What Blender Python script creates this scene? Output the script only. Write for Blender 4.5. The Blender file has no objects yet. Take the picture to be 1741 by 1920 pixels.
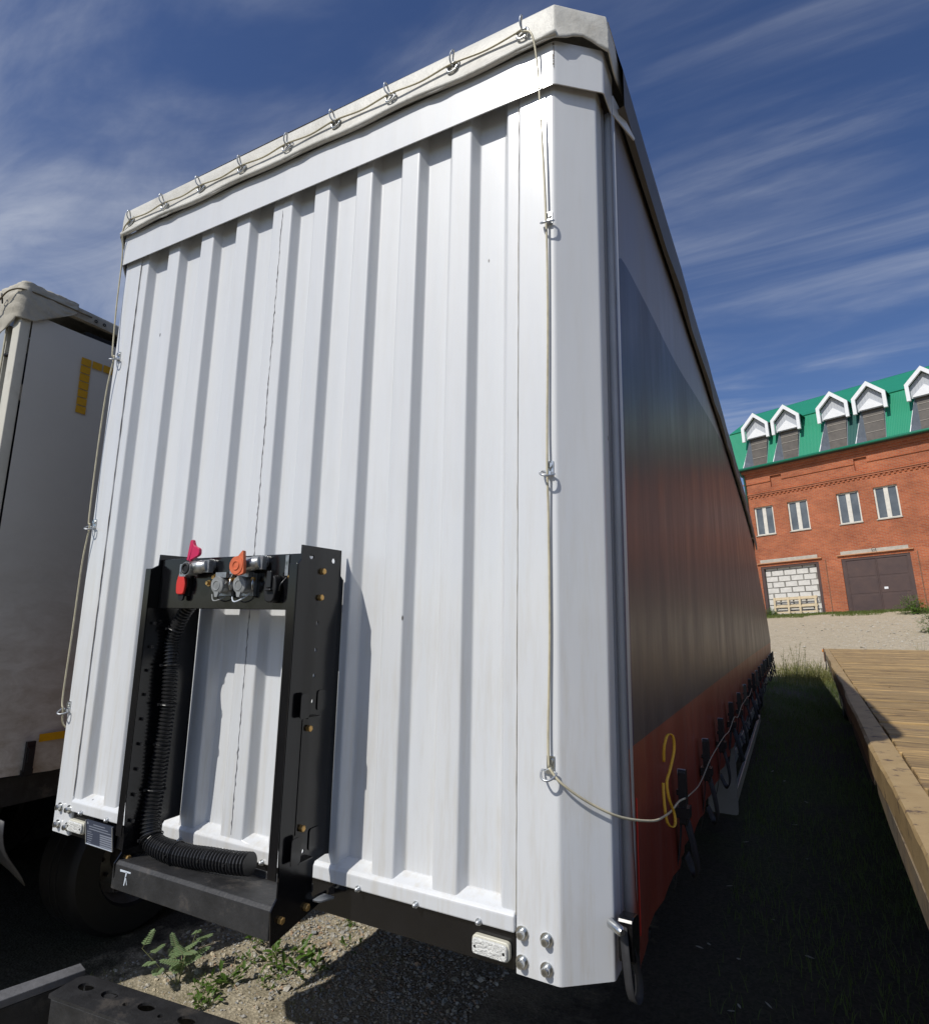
import bpy, bmesh, math, random
from mathutils import Vector, Matrix
random.seed(7)
PI = math.pi
scene = bpy.context.scene
COL = scene.collection

# ------------------------------------------------------------------ camera
CAM = Vector((1.7255, -1.6406, 0.9190))
cam_data = bpy.data.cameras.new('camera')
cam = bpy.data.objects.new('camera', cam_data)
COL.objects.link(cam)
cam_data.sensor_fit = 'VERTICAL'
cam_data.sensor_height = 24.0
cam_data.lens = 1115.64 / 1920 * 24.0
cam_data.clip_start = 0.02
cam_data.clip_end = 3000
cam.matrix_world = Matrix(((0.8825978, 0.0669570, 0.4653363, CAM.x),
                           (0.4697241, -0.1666582, -0.8669396, CAM.y),
                           (0.0195044, 0.9837387, -0.1785435, CAM.z), (0, 0, 0, 1)))
scene.camera = cam

# ------------------------------------------------------------------ light
SUN = Vector((-0.379, -1.0, 1.06)).normalized()
sun_el = math.asin(SUN.z)
sun_az = math.atan2(SUN.x, SUN.y)
sd = bpy.data.lights.new('sun', 'SUN')
sd.energy = 3.6
sd.angle = math.radians(0.53)
sd.color = (1.0, 0.965, 0.90)
sun = bpy.data.objects.new('sun', sd)
COL.objects.link(sun)
sun.location = (-8, -20, 25)
sun.rotation_euler = (-SUN).to_track_quat('-Z', 'Y').to_euler()

world = bpy.data.worlds.new('World')
scene.world = world
world.use_nodes = True
wn = world.node_tree
wn.nodes.clear()
def N(nt, typ, **kw):
    n = nt.nodes.new(typ)
    for k, v in kw.items():
        if k == 'i':
            for a, b in v.items():
                n.inputs[a].default_value = b
        else:
            setattr(n, k, v)
    return n
def L(nt, a, b):
    nt.links.new(a, b)
sky = N(wn, 'ShaderNodeTexSky', sky_type='NISHITA', sun_disc=False, sun_elevation=sun_el,
        sun_rotation=sun_az % (2 * PI), altitude=300, air_density=1.0, dust_density=0.7, ozone_density=3.0)
bg = N(wn, 'ShaderNodeBackground', i={'Strength': 0.092})
out = N(wn, 'ShaderNodeOutputWorld')
# thin cirrus: the view direction is projected on a flat cloud layer
tc = N(wn, 'ShaderNodeTexCoord')
sep = N(wn, 'ShaderNodeSeparateXYZ')
L(wn, tc.outputs['Generated'], sep.inputs[0])
mz = N(wn, 'ShaderNodeMath', operation='MAXIMUM', i={1: 0.0})
L(wn, sep.outputs['Z'], mz.inputs[0])
az_ = N(wn, 'ShaderNodeMath', operation='ADD', i={1: 0.12})
L(wn, mz.outputs[0], az_.inputs[0])
dx = N(wn, 'ShaderNodeMath', operation='DIVIDE')
dy = N(wn, 'ShaderNodeMath', operation='DIVIDE')
L(wn, sep.outputs['X'], dx.inputs[0]); L(wn, az_.outputs[0], dx.inputs[1])
L(wn, sep.outputs['Y'], dy.inputs[0]); L(wn, az_.outputs[0], dy.inputs[1])
cmb = N(wn, 'ShaderNodeCombineXYZ')
L(wn, dx.outputs[0], cmb.inputs[0]); L(wn, dy.outputs[0], cmb.inputs[1])
mp = N(wn, 'ShaderNodeMapping')
mp.inputs['Rotation'].default_value = (0, 0, math.radians(52))
mp.inputs['Location'].default_value = (0.55, 0.25, 0)
mp.inputs['Scale'].default_value = (0.50, 1.9, 1.0)
L(wn, cmb.outputs[0], mp.inputs[0])
n1 = N(wn, 'ShaderNodeTexNoise', i={'Scale': 1.3, 'Detail': 8.0, 'Roughness': 0.56, 'Distortion': 0.8})
L(wn, mp.outputs[0], n1.inputs['Vector'])
n2 = N(wn, 'ShaderNodeTexNoise', i={'Scale': 0.75, 'Detail': 3.0, 'Roughness': 0.5})
L(wn, cmb.outputs[0], n2.inputs['Vector'])
r1 = N(wn, 'ShaderNodeMapRange', i={1: 0.375, 2: 0.77, 3: 0.0, 4: 1.0}); r1.interpolation_type = 'SMOOTHSTEP'
r2 = N(wn, 'ShaderNodeMapRange', i={1: 0.32, 2: 0.60, 3: 0.30, 4: 1.0}); r2.interpolation_type = 'SMOOTHSTEP'
L(wn, n1.outputs[0], r1.inputs[0]); L(wn, n2.outputs[0], r2.inputs[0])
mm = N(wn, 'ShaderNodeMath', operation='MULTIPLY')
L(wn, r1.outputs[0], mm.inputs[0]); L(wn, r2.outputs[0], mm.inputs[1])
mpf = N(wn, 'ShaderNodeMapping')
mpf.inputs['Rotation'].default_value = (0, 0, math.radians(58))
mpf.inputs['Scale'].default_value = (0.8, 3.2, 1.0)
L(wn, cmb.outputs[0], mpf.inputs[0])
nf_ = N(wn, 'ShaderNodeTexNoise', i={'Scale': 1.7, 'Detail': 10.0, 'Roughness': 0.60, 'Distortion': 1.6})
L(wn, mpf.outputs[0], nf_.inputs['Vector'])
rf_ = N(wn, 'ShaderNodeMapRange', i={1: 0.26, 2: 0.66, 3: 0.25, 4: 0.88})
L(wn, nf_.outputs[0], rf_.inputs[0])
mm2 = N(wn, 'ShaderNodeMath', operation='MULTIPLY')
L(wn, mm.outputs[0], mm2.inputs[0]); L(wn, rf_.outputs[0], mm2.inputs[1])
mix = N(wn, 'ShaderNodeMix', data_type='RGBA')
mix.inputs['B'].default_value = (6.6, 7.0, 7.8, 1)
hs = N(wn, 'ShaderNodeHueSaturation', i={'Saturation': 1.14, 'Hue': 0.512})
L(wn, sky.outputs[0], hs.inputs['Color'])
L(wn, hs.outputs[0], mix.inputs['A'])
L(wn, mm2.outputs[0], mix.inputs['Factor'])
L(wn, mix.outputs['Result'], bg.inputs['Color'])
L(wn, bg.outputs[0], out.inputs[0])

scene.view_settings.view_transform = 'Standard'
scene.view_settings.look = 'None'
scene.view_settings.exposure = 0.0
scene.view_settings.gamma = 1.0
scene.view_settings.use_curve_mapping = False
scene.render.engine = 'CYCLES'
scene.cycles.max_bounces = 8

# ------------------------------------------------------------------ materials
MATS = {}
def rgba(c):
    return (c[0], c[1], c[2], 1.0)
def mat(name, col, rough=0.6, metal=0.0, var=0.0, vscale=6.0, bump=0.0, bscale=40.0, coat=0.0, spec=0.5,
        col2=None, stretch=(1, 1, 1), dirt=None, dirtscale=3.0, dirtlim=(0.55, 0.75), trans=0.0):
    """Principled material: noise between two real colours, optional dirt patches and fine relief."""
    if name in MATS:
        return MATS[name]
    m = bpy.data.materials.new(name)
    MATS[name] = m
    m.use_nodes = True
    nt = m.node_tree
    b = nt.nodes['Principled BSDF']
    b.inputs['Roughness'].default_value = rough
    b.inputs['Metallic'].default_value = metal
    b.inputs['Coat Weight'].default_value = coat
    b.inputs['Coat Roughness'].default_value = 0.08
    b.inputs['Specular IOR Level'].default_value = spec
    b.inputs['Transmission Weight'].default_value = trans
    b.inputs['Base Color'].default_value = rgba(col)
    tcn = N(nt, 'ShaderNodeTexCoord')
    mpn = N(nt, 'ShaderNodeMapping')
    mpn.inputs['Scale'].default_value = stretch
    L(nt, tcn.outputs['Object'], mpn.inputs[0])
    src = None
    if var > 0 or col2 is not None:
        no = N(nt, 'ShaderNodeTexNoise', i={'Scale': vscale, 'Detail': 6.0, 'Roughness': 0.6})
        L(nt, mpn.outputs[0], no.inputs['Vector'])
        mr = N(nt, 'ShaderNodeMapRange', i={1: 0.32, 2: 0.68, 3: 0.0, 4: 1.0})
        L(nt, no.outputs[0], mr.inputs[0])
        mx = N(nt, 'ShaderNodeMix', data_type='RGBA')
        if col2 is None:
            mx.inputs['A'].default_value = rgba([max(0, c * (1 - var)) for c in col])
            mx.inputs['B'].default_value = rgba([min(1, c * (1 + var)) for c in col])
        else:
            mx.inputs['A'].default_value = rgba(col)
            mx.inputs['B'].default_value = rgba(col2)
        L(nt, mr.outputs[0], mx.inputs['Factor'])
        src = mx.outputs['Result']
    if dirt is not None:
        no2 = N(nt, 'ShaderNodeTexNoise', i={'Scale': dirtscale, 'Detail': 8.0, 'Roughness': 0.7})
        L(nt, mpn.outputs[0], no2.inputs['Vector'])
        mr2 = N(nt, 'ShaderNodeMapRange', i={1: dirtlim[0], 2: dirtlim[1], 3: 0.0, 4: 1.0})
        L(nt, no2.outputs[0], mr2.inputs[0])
        mx2 = N(nt, 'ShaderNodeMix', data_type='RGBA')
        if src is None:
            mx2.inputs['A'].default_value = rgba(col)
        else:
            L(nt, src, mx2.inputs['A'])
        mx2.inputs['B'].default_value = rgba(dirt)
        L(nt, mr2.outputs[0], mx2.inputs['Factor'])
        src = mx2.outputs['Result']
    if src is not None:
        L(nt, src, b.inputs['Base Color'])
    if bump > 0:
        nb = N(nt, 'ShaderNodeTexNoise', i={'Scale': bscale, 'Detail': 5.0, 'Roughness': 0.6})
        L(nt, mpn.outputs[0], nb.inputs['Vector'])
        bp = N(nt, 'ShaderNodeBump', i={'Strength': bump, 'Distance': 0.02})
        L(nt, nb.outputs[0], bp.inputs['Height'])
        L(nt, bp.outputs[0], b.inputs['Normal'])
    return m

def white_paint():
    m = bpy.data.materials.new('white_paint')
    m.use_nodes = True
    nt = m.node_tree
    b = nt.nodes['Principled BSDF']
    b.inputs['Roughness'].default_value = 0.5
    b.inputs['Coat Weight'].default_value = 0.7
    b.inputs['Coat Roughness'].default_value = 0.10
    t = N(nt, 'ShaderNodeTexCoord')
    mpn = N(nt, 'ShaderNodeMapping'); mpn.inputs['Scale'].default_value = (9, 9, 0.7)
    L(nt, t.outputs['Object'], mpn.inputs[0])
    a = N(nt, 'ShaderNodeTexNoise', i={'Scale': 1.2, 'Detail': 6.0, 'Roughness': 0.6})
    L(nt, mpn.outputs[0], a.inputs['Vector'])
    mr = N(nt, 'ShaderNodeMapRange', i={1: 0.3, 2: 0.7})
    L(nt, a.outputs[0], mr.inputs[0])
    mx = N(nt, 'ShaderNodeMix', data_type='RGBA')
    mx.inputs['A'].default_value = (0.615, 0.632, 0.650, 1)
    mx.inputs['B'].default_value = (0.665, 0.675, 0.682, 1)
    L(nt, mr.outputs[0], mx.inputs['Factor'])
    # small chips of the paint
    mp2 = N(nt, 'ShaderNodeMapping'); mp2.inputs['Scale'].default_value = (1, 1, 0.45)
    L(nt, t.outputs['Object'], mp2.inputs[0])
    v = N(nt, 'ShaderNodeTexVoronoi', i={'Scale': 11.0, 'Randomness': 1.0})
    L(nt, mp2.outputs[0], v.inputs['Vector'])
    vr = N(nt, 'ShaderNodeMapRange', i={1: 0.034, 2: 0.055, 3: 1.0, 4: 0.0})
    L(nt, v.outputs['Distance'], vr.inputs[0])
    sc = N(nt, 'ShaderNodeSeparateColor'); L(nt, v.outputs['Color'], sc.inputs[0])
    gt = N(nt, 'ShaderNodeMath', operation='GREATER_THAN', i={1: 0.80}); L(nt, sc.outputs[0], gt.inputs[0])
    ml = N(nt, 'ShaderNodeMath', operation='MULTIPLY'); L(nt, vr.outputs[0], ml.inputs[0]); L(nt, gt.outputs[0], ml.inputs[1])
    mx2 = N(nt, 'ShaderNodeMix', data_type='RGBA')
    L(nt, mx.outputs['Result'], mx2.inputs['A'])
    mx2.inputs['B'].default_value = (0.09, 0.085, 0.08, 1)
    L(nt, ml.outputs[0], mx2.inputs['Factor'])
    # road grime, stronger towards the low end where spray reaches
    sp = N(nt, 'ShaderNodeSeparateXYZ'); L(nt, t.outputs['Object'], sp.inputs[0])
    g = N(nt, 'ShaderNodeMapRange', i={1: 0.0, 2: 1.6, 3: 0.66, 4: 0.16}); L(nt, sp.outputs['Z'], g.inputs[0])
    mp3 = N(nt, 'ShaderNodeMapping'); mp3.inputs['Scale'].default_value = (16, 16, 1.6)
    L(nt, t.outputs['Object'], mp3.inputs[0])
    a3 = N(nt, 'ShaderNodeTexNoise', i={'Scale': 2.0, 'Detail': 9.0, 'Roughness': 0.7}); L(nt, mp3.outputs[0], a3.inputs['Vector'])
    g3 = N(nt, 'ShaderNodeMapRange', i={1: 0.47, 2: 0.76}); L(nt, a3.outputs[0], g3.inputs[0])
    mg = N(nt, 'ShaderNodeMath', operation='MULTIPLY'); L(nt, g.outputs[0], mg.inputs[0]); L(nt, g3.outputs[0], mg.inputs[1])
    mx3 = N(nt, 'ShaderNodeMix', data_type='RGBA')
    L(nt, mx2.outputs['Result'], mx3.inputs['A']); mx3.inputs['B'].default_value = (0.50, 0.46, 0.38, 1)
    L(nt, mg.outputs[0], mx3.inputs['Factor'])
    L(nt, mx3.outputs['Result'], b.inputs['Base Color'])
    # gentle waviness of the sheet
    nb = N(nt, 'ShaderNodeTexNoise', i={'Scale': 5.0, 'Detail': 2.0}); L(nt, t.outputs['Object'], nb.inputs['Vector'])
    bp = N(nt, 'ShaderNodeBump', i={'Strength': 0.05, 'Distance': 0.02}); L(nt, nb.outputs[0], bp.inputs['Height'])
    L(nt, bp.outputs[0], b.inputs['Normal'])
    MATS['white_paint'] = m
    return m
WHITE = white_paint()
BLACK = mat('black_gloss_paint', (0.0055, 0.0055, 0.0065), rough=0.16, var=0.3, vscale=9, dirt=(0.05, 0.045, 0.04), dirtscale=7, dirtlim=(0.66, 0.95))
BLACKM = mat('black_matt_steel', (0.022, 0.022, 0.023), rough=0.55, var=0.4, vscale=14, bump=0.15, bscale=60, dirt=(0.10, 0.085, 0.07), dirtscale=7, dirtlim=(0.56, 0.78))
RUBBER = mat('black_rubber', (0.006, 0.006, 0.0065), rough=0.6, var=0.3, vscale=20)
PLASTIC = mat('black_plastic_hose', (0.016, 0.016, 0.017), rough=0.33)
ZINC = mat('zinc_plated_steel', (0.62, 0.63, 0.62), rough=0.28, metal=1.0, var=0.15, vscale=60)
GALV = mat('galvanised_steel', (0.50, 0.52, 0.54), rough=0.42, metal=0.85, var=0.15, vscale=25)
ALU = mat('cast_aluminium', (0.42, 0.43, 0.43), rough=0.38, metal=0.8, var=0.25, vscale=45, dirt=(0.10, 0.12, 0.09), dirtscale=28, dirtlim=(0.55, 0.75))
BRASS = mat('yellow_zinc', (0.62, 0.38, 0.13), rough=0.35, metal=0.7, var=0.2, vscale=50)
GREYPL = mat('grey_plastic', (0.26, 0.27, 0.27), rough=0.45, var=0.1, vscale=40)
REDPL = mat('red_plastic', (0.62, 0.035, 0.025), rough=0.4)
PINKPL = mat('magenta_plastic', (0.55, 0.012, 0.085), rough=0.4)
ORANGEPL = mat('orange_plastic', (0.62, 0.14, 0.055), rough=0.45, var=0.15, vscale=40)
ROPE = mat('clear_coated_rope', (0.52, 0.47, 0.33), rough=0.35, var=0.15, vscale=30)
TARP = mat('cream_tarpaulin', (0.60, 0.585, 0.53), rough=0.5, var=0.06, vscale=5, dirt=(0.36, 0.33, 0.27), dirtscale=3.2, dirtlim=(0.50, 0.80), bump=0.35, bscale=9)
GREYTARP = mat('dark_grey_roof_flap', (0.085, 0.085, 0.09), rough=0.55, var=0.15, vscale=4)
YELLOW = mat('yellow_webbing', (0.72, 0.40, 0.03), rough=0.6, var=0.1, vscale=40)
BLACKWEB = mat('black_webbing', (0.020, 0.020, 0.022), rough=0.7, var=0.2, vscale=50)
CAULK = mat('dirty_sealant', (0.16, 0.13, 0.10), rough=0.7, var=0.3, vscale=60)
LENS = mat('clear_lamp_lens', (0.78, 0.78, 0.74), rough=0.18, var=0.15, vscale=120, bump=0.6, bscale=160, coat=0.6)
TYPEPL = mat('type_plate_print', (0.05, 0.06, 0.09), rough=0.35)
TYPESILVER = mat('type_plate_silver', (0.32, 0.35, 0.42), rough=0.4, metal=0.3)
CHALK = mat('white_chalk', (0.55, 0.60, 0.66), rough=0.9)

# ------------------------------------------------------------------ mesh helpers
WPOS = {}
class MB:
    def __init__(s):
        s.v = []; s.f = []
    def add(s, vs, fs):
        o = len(s.v)
        s.v += [tuple(q) for q in vs]
        s.f += [tuple(i + o for i in q) for q in fs]
        return s
    def box(s, x0, x1, y0, y1, z0, z1):
        return s.add([(x0, y0, z0), (x1, y0, z0), (x1, y1, z0), (x0, y1, z0), (x0, y0, z1), (x1, y0, z1), (x1, y1, z1), (x0, y1, z1)],
                     [(0, 3, 2, 1), (4, 5, 6, 7), (0, 1, 5, 4), (1, 2, 6, 5), (2, 3, 7, 6), (3, 0, 4, 7)])
    def hexa(s, p):
        return s.add(p, [(0, 3, 2, 1), (4, 5, 6, 7), (0, 1, 5, 4), (1, 2, 6, 5), (2, 3, 7, 6), (3, 0, 4, 7)])
    def prism(s, prof, a, b, axis='z'):
        """closed outline extruded from a to b along an axis; outline gives the other two coordinates in order"""
        n = len(prof)
        def P(q, t):
            return {'z': (q[0], q[1], t), 'x': (t, q[0], q[1]), 'y': (q[0], t, q[1])}[axis]
        vs = [P(q, a) for q in prof] + [P(q, b) for q in prof]
        fs = [(i, (i + 1) % n, n + (i + 1) % n, n + i) for i in range(n)]
        fs += [tuple(range(n - 1, -1, -1)), tuple(range(n, 2 * n))]
        return s.add(vs, fs)
    def tube(s, path, r, seg=8, cap=True):
        path = [Vector(q) for q in path]
        n = len(path)
        rr = r if isinstance(r, (list, tuple)) else [r] * n
        vs = []; fs = []
        up = None
        for i, p in enumerate(path):
            t = (path[min(i + 1, n - 1)] - path[max(i - 1, 0)])
            if t.length < 1e-9:
                t = Vector((0, 0, 1))
            t.normalize()
            if up is None:
                up = Vector((0, 0, 1)) if abs(t.z) < 0.9 else Vector((1, 0, 0))
            u = t.cross(up)
            if u.length < 1e-6:
                u = t.orthogonal()
            u.normalize()
            w = u.cross(t).normalized()
            up = w
            for k in range(seg):
                a = 2 * PI * k / seg
                vs.append(p + u * (rr[i] * math.cos(a)) + w * (rr[i] * math.sin(a)))
        for i in range(n - 1):
            for k in range(seg):
                a = i * seg + k; b = i * seg + (k + 1) % seg
                fs.append((a, b, b + seg, a + seg))
        if cap:
            fs.append(tuple(range(seg - 1, -1, -1)))
            fs.append(tuple(range((n - 1) * seg, n * seg)))
        return s.add(vs, fs)
    def cyl(s, p0, p1, r, seg=12, r1=None):
        return s.tube([p0, p1], [r, r if r1 is None else r1], seg)
    def torus(s, c, R, r, nrm=(0, 0, 1), seg=18, ms=6, sy=1.0, updir=(0, 0, 1)):
        nrm = Vector(nrm).normalized()
        u = nrm.cross(Vector(updir))
        u = u.normalized() if u.length > 1e-6 else nrm.orthogonal().normalized()
        w = nrm.cross(u).normalized()
        c = Vector(c)
        vs = []; fs = []
        for i in range(seg):
            a = 2 * PI * i / seg
            d = u * math.cos(a) + w * (math.sin(a) * sy)
            dn = d.normalized()
            for k in range(ms):
                b = 2 * PI * k / ms
                vs.append(c + d * R + dn * (r * math.cos(b)) + nrm * (r * math.sin(b)))
        for i in range(seg):
            for k in range(ms):
                fs.append((i * ms + k, ((i + 1) % seg) * ms + k, ((i + 1) % seg) * ms + (k + 1) % ms, i * ms + (k + 1) % ms))
        return s.add(vs, fs)
    def ribbon(s, path, side, w, th=0.002):
        """flat band along a path; side = direction of its width"""
        path = [Vector(q) for q in path]
        n = len(path)
        sv = Vector(side).normalized() * (w / 2)
        vs = []; fs = []
        for i, p in enumerate(path):
            t = (path[min(i + 1, n - 1)] - path[max(i - 1, 0)]).normalized()
            nn = t.cross(sv).normalized() * (th / 2)
            vs += [p - sv - nn, p + sv - nn, p + sv + nn, p - sv + nn]
        for i in range(n - 1):
            a = i * 4
            for k in range(4):
                fs.append((a + k, a + (k + 1) % 4, a + 4 + (k + 1) % 4, a + 4 + k))
        fs.append((3, 2, 1, 0)); e = (n - 1) * 4
        fs.append((e, e + 1, e + 2, e + 3))
        return s.add(vs, fs)
    def mesh(s, name, m, smooth=False, angle=None):
        me = bpy.data.meshes.new(name)
        me.from_pydata(s.v, [], s.f)
        me.validate()
        bm = bmesh.new(); bm.from_mesh(me)
        bmesh.ops.recalc_face_normals(bm, faces=bm.faces)
        bm.to_mesh(me); bm.free()
        if m is not None:
            me.materials.append(m)
        if smooth:
            me.shade_smooth()
            if angle is not None:
                try:
                    me.set_sharp_from_angle(angle=math.radians(angle))
                except Exception:
                    pass
        return me
    def build(s, name, m, parent=None, smooth=False, angle=None, bevel=0.0, bseg=2):
        return put(name, s.mesh(name, m, smooth, angle), parent, bevel=bevel, bseg=bseg)
def put(name, me, parent=None, loc=(0, 0, 0), rot=None, bevel=0.0, bseg=2, scale=None):
    """link one object; loc is in the thing's own frame (world frame for things that are not rotated)"""
    o = bpy.data.objects.new(name, me)
    COL.objects.link(o)
    off = Vector((0, 0, 0))
    if parent is not None:
        o.parent = parent
        off = WPOS.get(parent.name, Vector((0, 0, 0)))
    o.location = Vector(loc) - off
    WPOS[o.name] = Vector(loc)
    if rot is not None:
        o.rotation_euler = rot
    if scale is not None:
        o.scale = scale
    if bevel > 0:
        bv = o.modifiers.new('bevel', 'BEVEL')
        bv.width = bevel; bv.segments = bseg; bv.limit_method = 'ANGLE'; bv.angle_limit = math.radians(35)
        bv.harden_normals = False
    return o
def tag(o, label, cat, group=None, kind=None):
    if label: o['label'] = label
    if cat: o['category'] = cat
    if group: o['group'] = group
    if kind: o['kind'] = kind
    return o
def thing(name, loc, label, cat, group=None, local=False):
    o = bpy.data.objects.new(name, None)
    COL.objects.link(o)
    o.location = loc
    o.empty_display_size = 0.2
    WPOS[o.name] = Vector((0, 0, 0)) if local else Vector(loc)
    return tag(o, label, cat, group)
def plate(name, outline, holes, thick, m, parent, tf, bevel=0.001):
    """flat sheet with real holes: 2D outline and hole outlines, tf maps (u, v, t) to space"""
    bm = bmesh.new()
    loops = [outline] + holes
    edges = []
    for lp in loops:
        vs = [bm.verts.new((p[0], p[1], 0)) for p in lp]
        edges += [bm.edges.new((vs[i], vs[(i + 1) % len(vs)])) for i in range(len(vs))]
    r = bmesh.ops.triangle_fill(bm, edges=edges, use_beauty=True)
    fs = [g for g in bm.faces]
    ext = bmesh.ops.extrude_face_region(bm, geom=fs)
    for g in ext['geom']:
        if isinstance(g, bmesh.types.BMVert):
            g.co.z += thick
    for v in bm.verts:
        v.co = Vector(tf(v.co.x, v.co.y, v.co.z))
    bmesh.ops.recalc_face_normals(bm, faces=bm.faces)
    me = bpy.data.meshes.new(name)
    bm.to_mesh(me); bm.free()
    me.materials.append(m)
    return put(name, me, parent)
def ell(cx, cy, rx, ry=None, n=12):
    ry = rx if ry is None else ry
    return [(cx + rx * math.cos(2 * PI * i / n), cy + ry * math.sin(2 * PI * i / n)) for i in range(n)]
def fillet(pts, r=0.006, n=4, closed=False):
    """round the corners of an open polyline"""
    res = []
    P = [Vector((p[0], p[1])) for p in pts]
    m = len(P)
    for i, p in enumerate(P):
        if not closed and i in (0, m - 1):
            res.append(tuple(p)); continue
        a = P[(i - 1) % m] - p; b = P[(i + 1) % m] - p
        d = min(r, a.length * 0.45, b.length * 0.45)
        A = p + a.normalized() * d; B = p + b.normalized() * d
        for k in range(n + 1):
            t = k / n
            res.append(tuple((1 - t) ** 2 * A + 2 * t * (1 - t) * p + t * t * B))
    return res
def spline(pts, n=8):
    """Catmull-Rom through points"""
    P = [Vector(q) for q in pts]
    P = [P[0] * 2 - P[1]] + P + [P[-1] * 2 - P[-2]]
    res = []
    for i in range(1, len(P) - 2):
        for k in range(n):
            t = k / n
            a, b, c, d = P[i - 1], P[i], P[i + 1], P[i + 2]
            res.append(0.5 * ((2 * b) + (c - a) * t + (2 * a - 5 * b + 4 * c - d) * t * t + (3 * b - a - 3 * c + d) * t ** 3))
    res.append(P[-2])
    return res

# ================================================================== GROUND
GZ = -1.17
def facade_y(x):
    x = max(-25, min(30, x)); return 39.8 - 0.350 * (x - 1.35)
def facade_z(x):
    x = max(-25, min(30, x)); return 1.50 + 0.0563 * (x - 1.35)
def hnoise(x, y):
    return 0.5 * math.sin(1.7 * x + 0.6 * y) * math.sin(1.3 * y - 0.4 * x + 1) + 0.3 * math.sin(4.1 * x + 1.1) * math.sin(3.7 * y + 2.0)
def gh(x, y):
    t = max(0.0, min(1.0, (y - 2.0) / 14.0))
    base = GZ + 0.68 * t * t * (3 - 2 * t) if y < 16 else GZ + 0.68
    if y > 16:
        u = max(0.0, min(1.0, (y - 16.0) / (facade_y(x) - 1.0 - 16.0)))
        base = (GZ + 0.68) * (1 - u) + facade_z(x) * u
    return base + 0.018 * hnoise(x, y)
def ground_mat():
    m = bpy.data.materials.new('yard_ground')
    m.use_nodes = True
    nt = m.node_tree
    b = nt.nodes['Principled BSDF']
    b.inputs['Roughness'].default_value = 0.95
    b.inputs['Specular IOR Level'].default_value = 0.2
    t = N(nt, 'ShaderNodeTexCoord')
    big = N(nt, 'ShaderNodeTexNoise', i={'Scale': 0.45, 'Detail': 6.0, 'Roughness': 0.65}); L(nt, t.outputs['Object'], big.inputs['Vector'])
    mid = N(nt, 'ShaderNodeTexNoise', i={'Scale': 5.0, 'Detail': 8.0, 'Roughness': 0.7}); L(nt, t.outputs['Object'], mid.inputs['Vector'])
    fine = N(nt, 'ShaderNodeTexVoronoi', i={'Scale': 60.0}); L(nt, t.outputs['Object'], fine.inputs['Vector'])
    # trampled soil of the yard
    soil = N(nt, 'ShaderNodeMix', data_type='RGBA'); soil.inputs['A'].default_value = (0.33, 0.28, 0.20, 1); soil.inputs['B'].default_value = (0.46, 0.40, 0.30, 1)
    mr = N(nt, 'ShaderNodeMapRange', i={1: 0.35, 2: 0.65}); L(nt, mid.outputs[0], mr.inputs[0]); L(nt, mr.outputs[0], soil.inputs['Factor'])
    # crushed stone lane beyond the parked trailers
    lane = N(nt, 'ShaderNodeMix', data_type='RGBA'); lane.inputs['A'].default_value = (0.39, 0.325, 0.225, 1); lane.inputs['B'].default_value = (0.51, 0.44, 0.325, 1)
    mr2 = N(nt, 'ShaderNodeMapRange', i={1: 0.35, 2: 0.65}); L(nt, mid.outputs[0], mr2.inputs[0]); L(nt, mr2.outputs[0], lane.inputs['Factor'])
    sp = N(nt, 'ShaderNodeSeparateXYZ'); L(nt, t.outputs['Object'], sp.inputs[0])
    shade_x = N(nt, 'ShaderNodeMath', operation='MULTIPLY_ADD', i={1: 1.6}); L(nt, mid.outputs[0], shade_x.inputs[0]); L(nt, sp.outputs['X'], shade_x.inputs[2])  # ragged x mask: shade beside the gravel patch painted into the soil colour
    om1 = N(nt, 'ShaderNodeMapRange', i={1: 0.7, 2: 1.5}); L(nt, shade_x.outputs[0], om1.inputs[0])
    om2 = N(nt, 'ShaderNodeMapRange', i={1: -1.35, 2: -0.95, 3: 1.0, 4: 0.0}); L(nt, shade_x.outputs[0], om2.inputs[0])
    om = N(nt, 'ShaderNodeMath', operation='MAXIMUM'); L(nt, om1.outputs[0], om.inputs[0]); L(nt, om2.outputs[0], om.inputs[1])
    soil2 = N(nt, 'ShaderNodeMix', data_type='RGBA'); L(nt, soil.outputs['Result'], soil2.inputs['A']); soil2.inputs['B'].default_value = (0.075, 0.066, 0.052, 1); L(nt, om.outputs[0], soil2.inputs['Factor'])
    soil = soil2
    ad = N(nt, 'ShaderNodeMath', operation='MULTIPLY_ADD', i={1: 5.0}); L(nt, big.outputs[0], ad.inputs[0]); L(nt, sp.outputs['Y'], ad.inputs[2])
    far = N(nt, 'ShaderNodeMapRange', i={1: 17.0, 2: 20.5}); L(nt, ad.outputs[0], far.inputs[0])
    mx = N(nt, 'ShaderNodeMix', data_type='RGBA'); L(nt, soil.outputs['Result'], mx.inputs['A']); L(nt, lane.outputs['Result'], mx.inputs['B']); L(nt, far.outputs[0], mx.inputs['Factor'])
    # thin moss and weeds in the strip between the trailers
    gr = N(nt, 'ShaderNodeMapRange', i={1: 0.42, 2: 0.62}); L(nt, big.outputs[0], gr.inputs[0])
    nf = N(nt, 'ShaderNodeMath', operation='SUBTRACT', i={0: 0.75}); L(nt, far.outputs[0], nf.inputs[1])
    nf.use_clamp = True
    yg = N(nt, 'ShaderNodeMapRange', i={1: 1.5, 2: 6.0, 3: 0.25, 4: 1.0}); L(nt, sp.outputs['Y'], yg.inputs[0])
    g1 = N(nt, 'ShaderNodeMath', operation='MULTIPLY'); L(nt, gr.outputs[0], g1.inputs[0]); L(nt, nf.outputs[0], g1.inputs[1])
    g2 = N(nt, 'ShaderNodeMath', operation='MULTIPLY'); L(nt, g1.outputs[0], g2.inputs[0]); L(nt, yg.outputs[0], g2.inputs[1])
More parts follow.
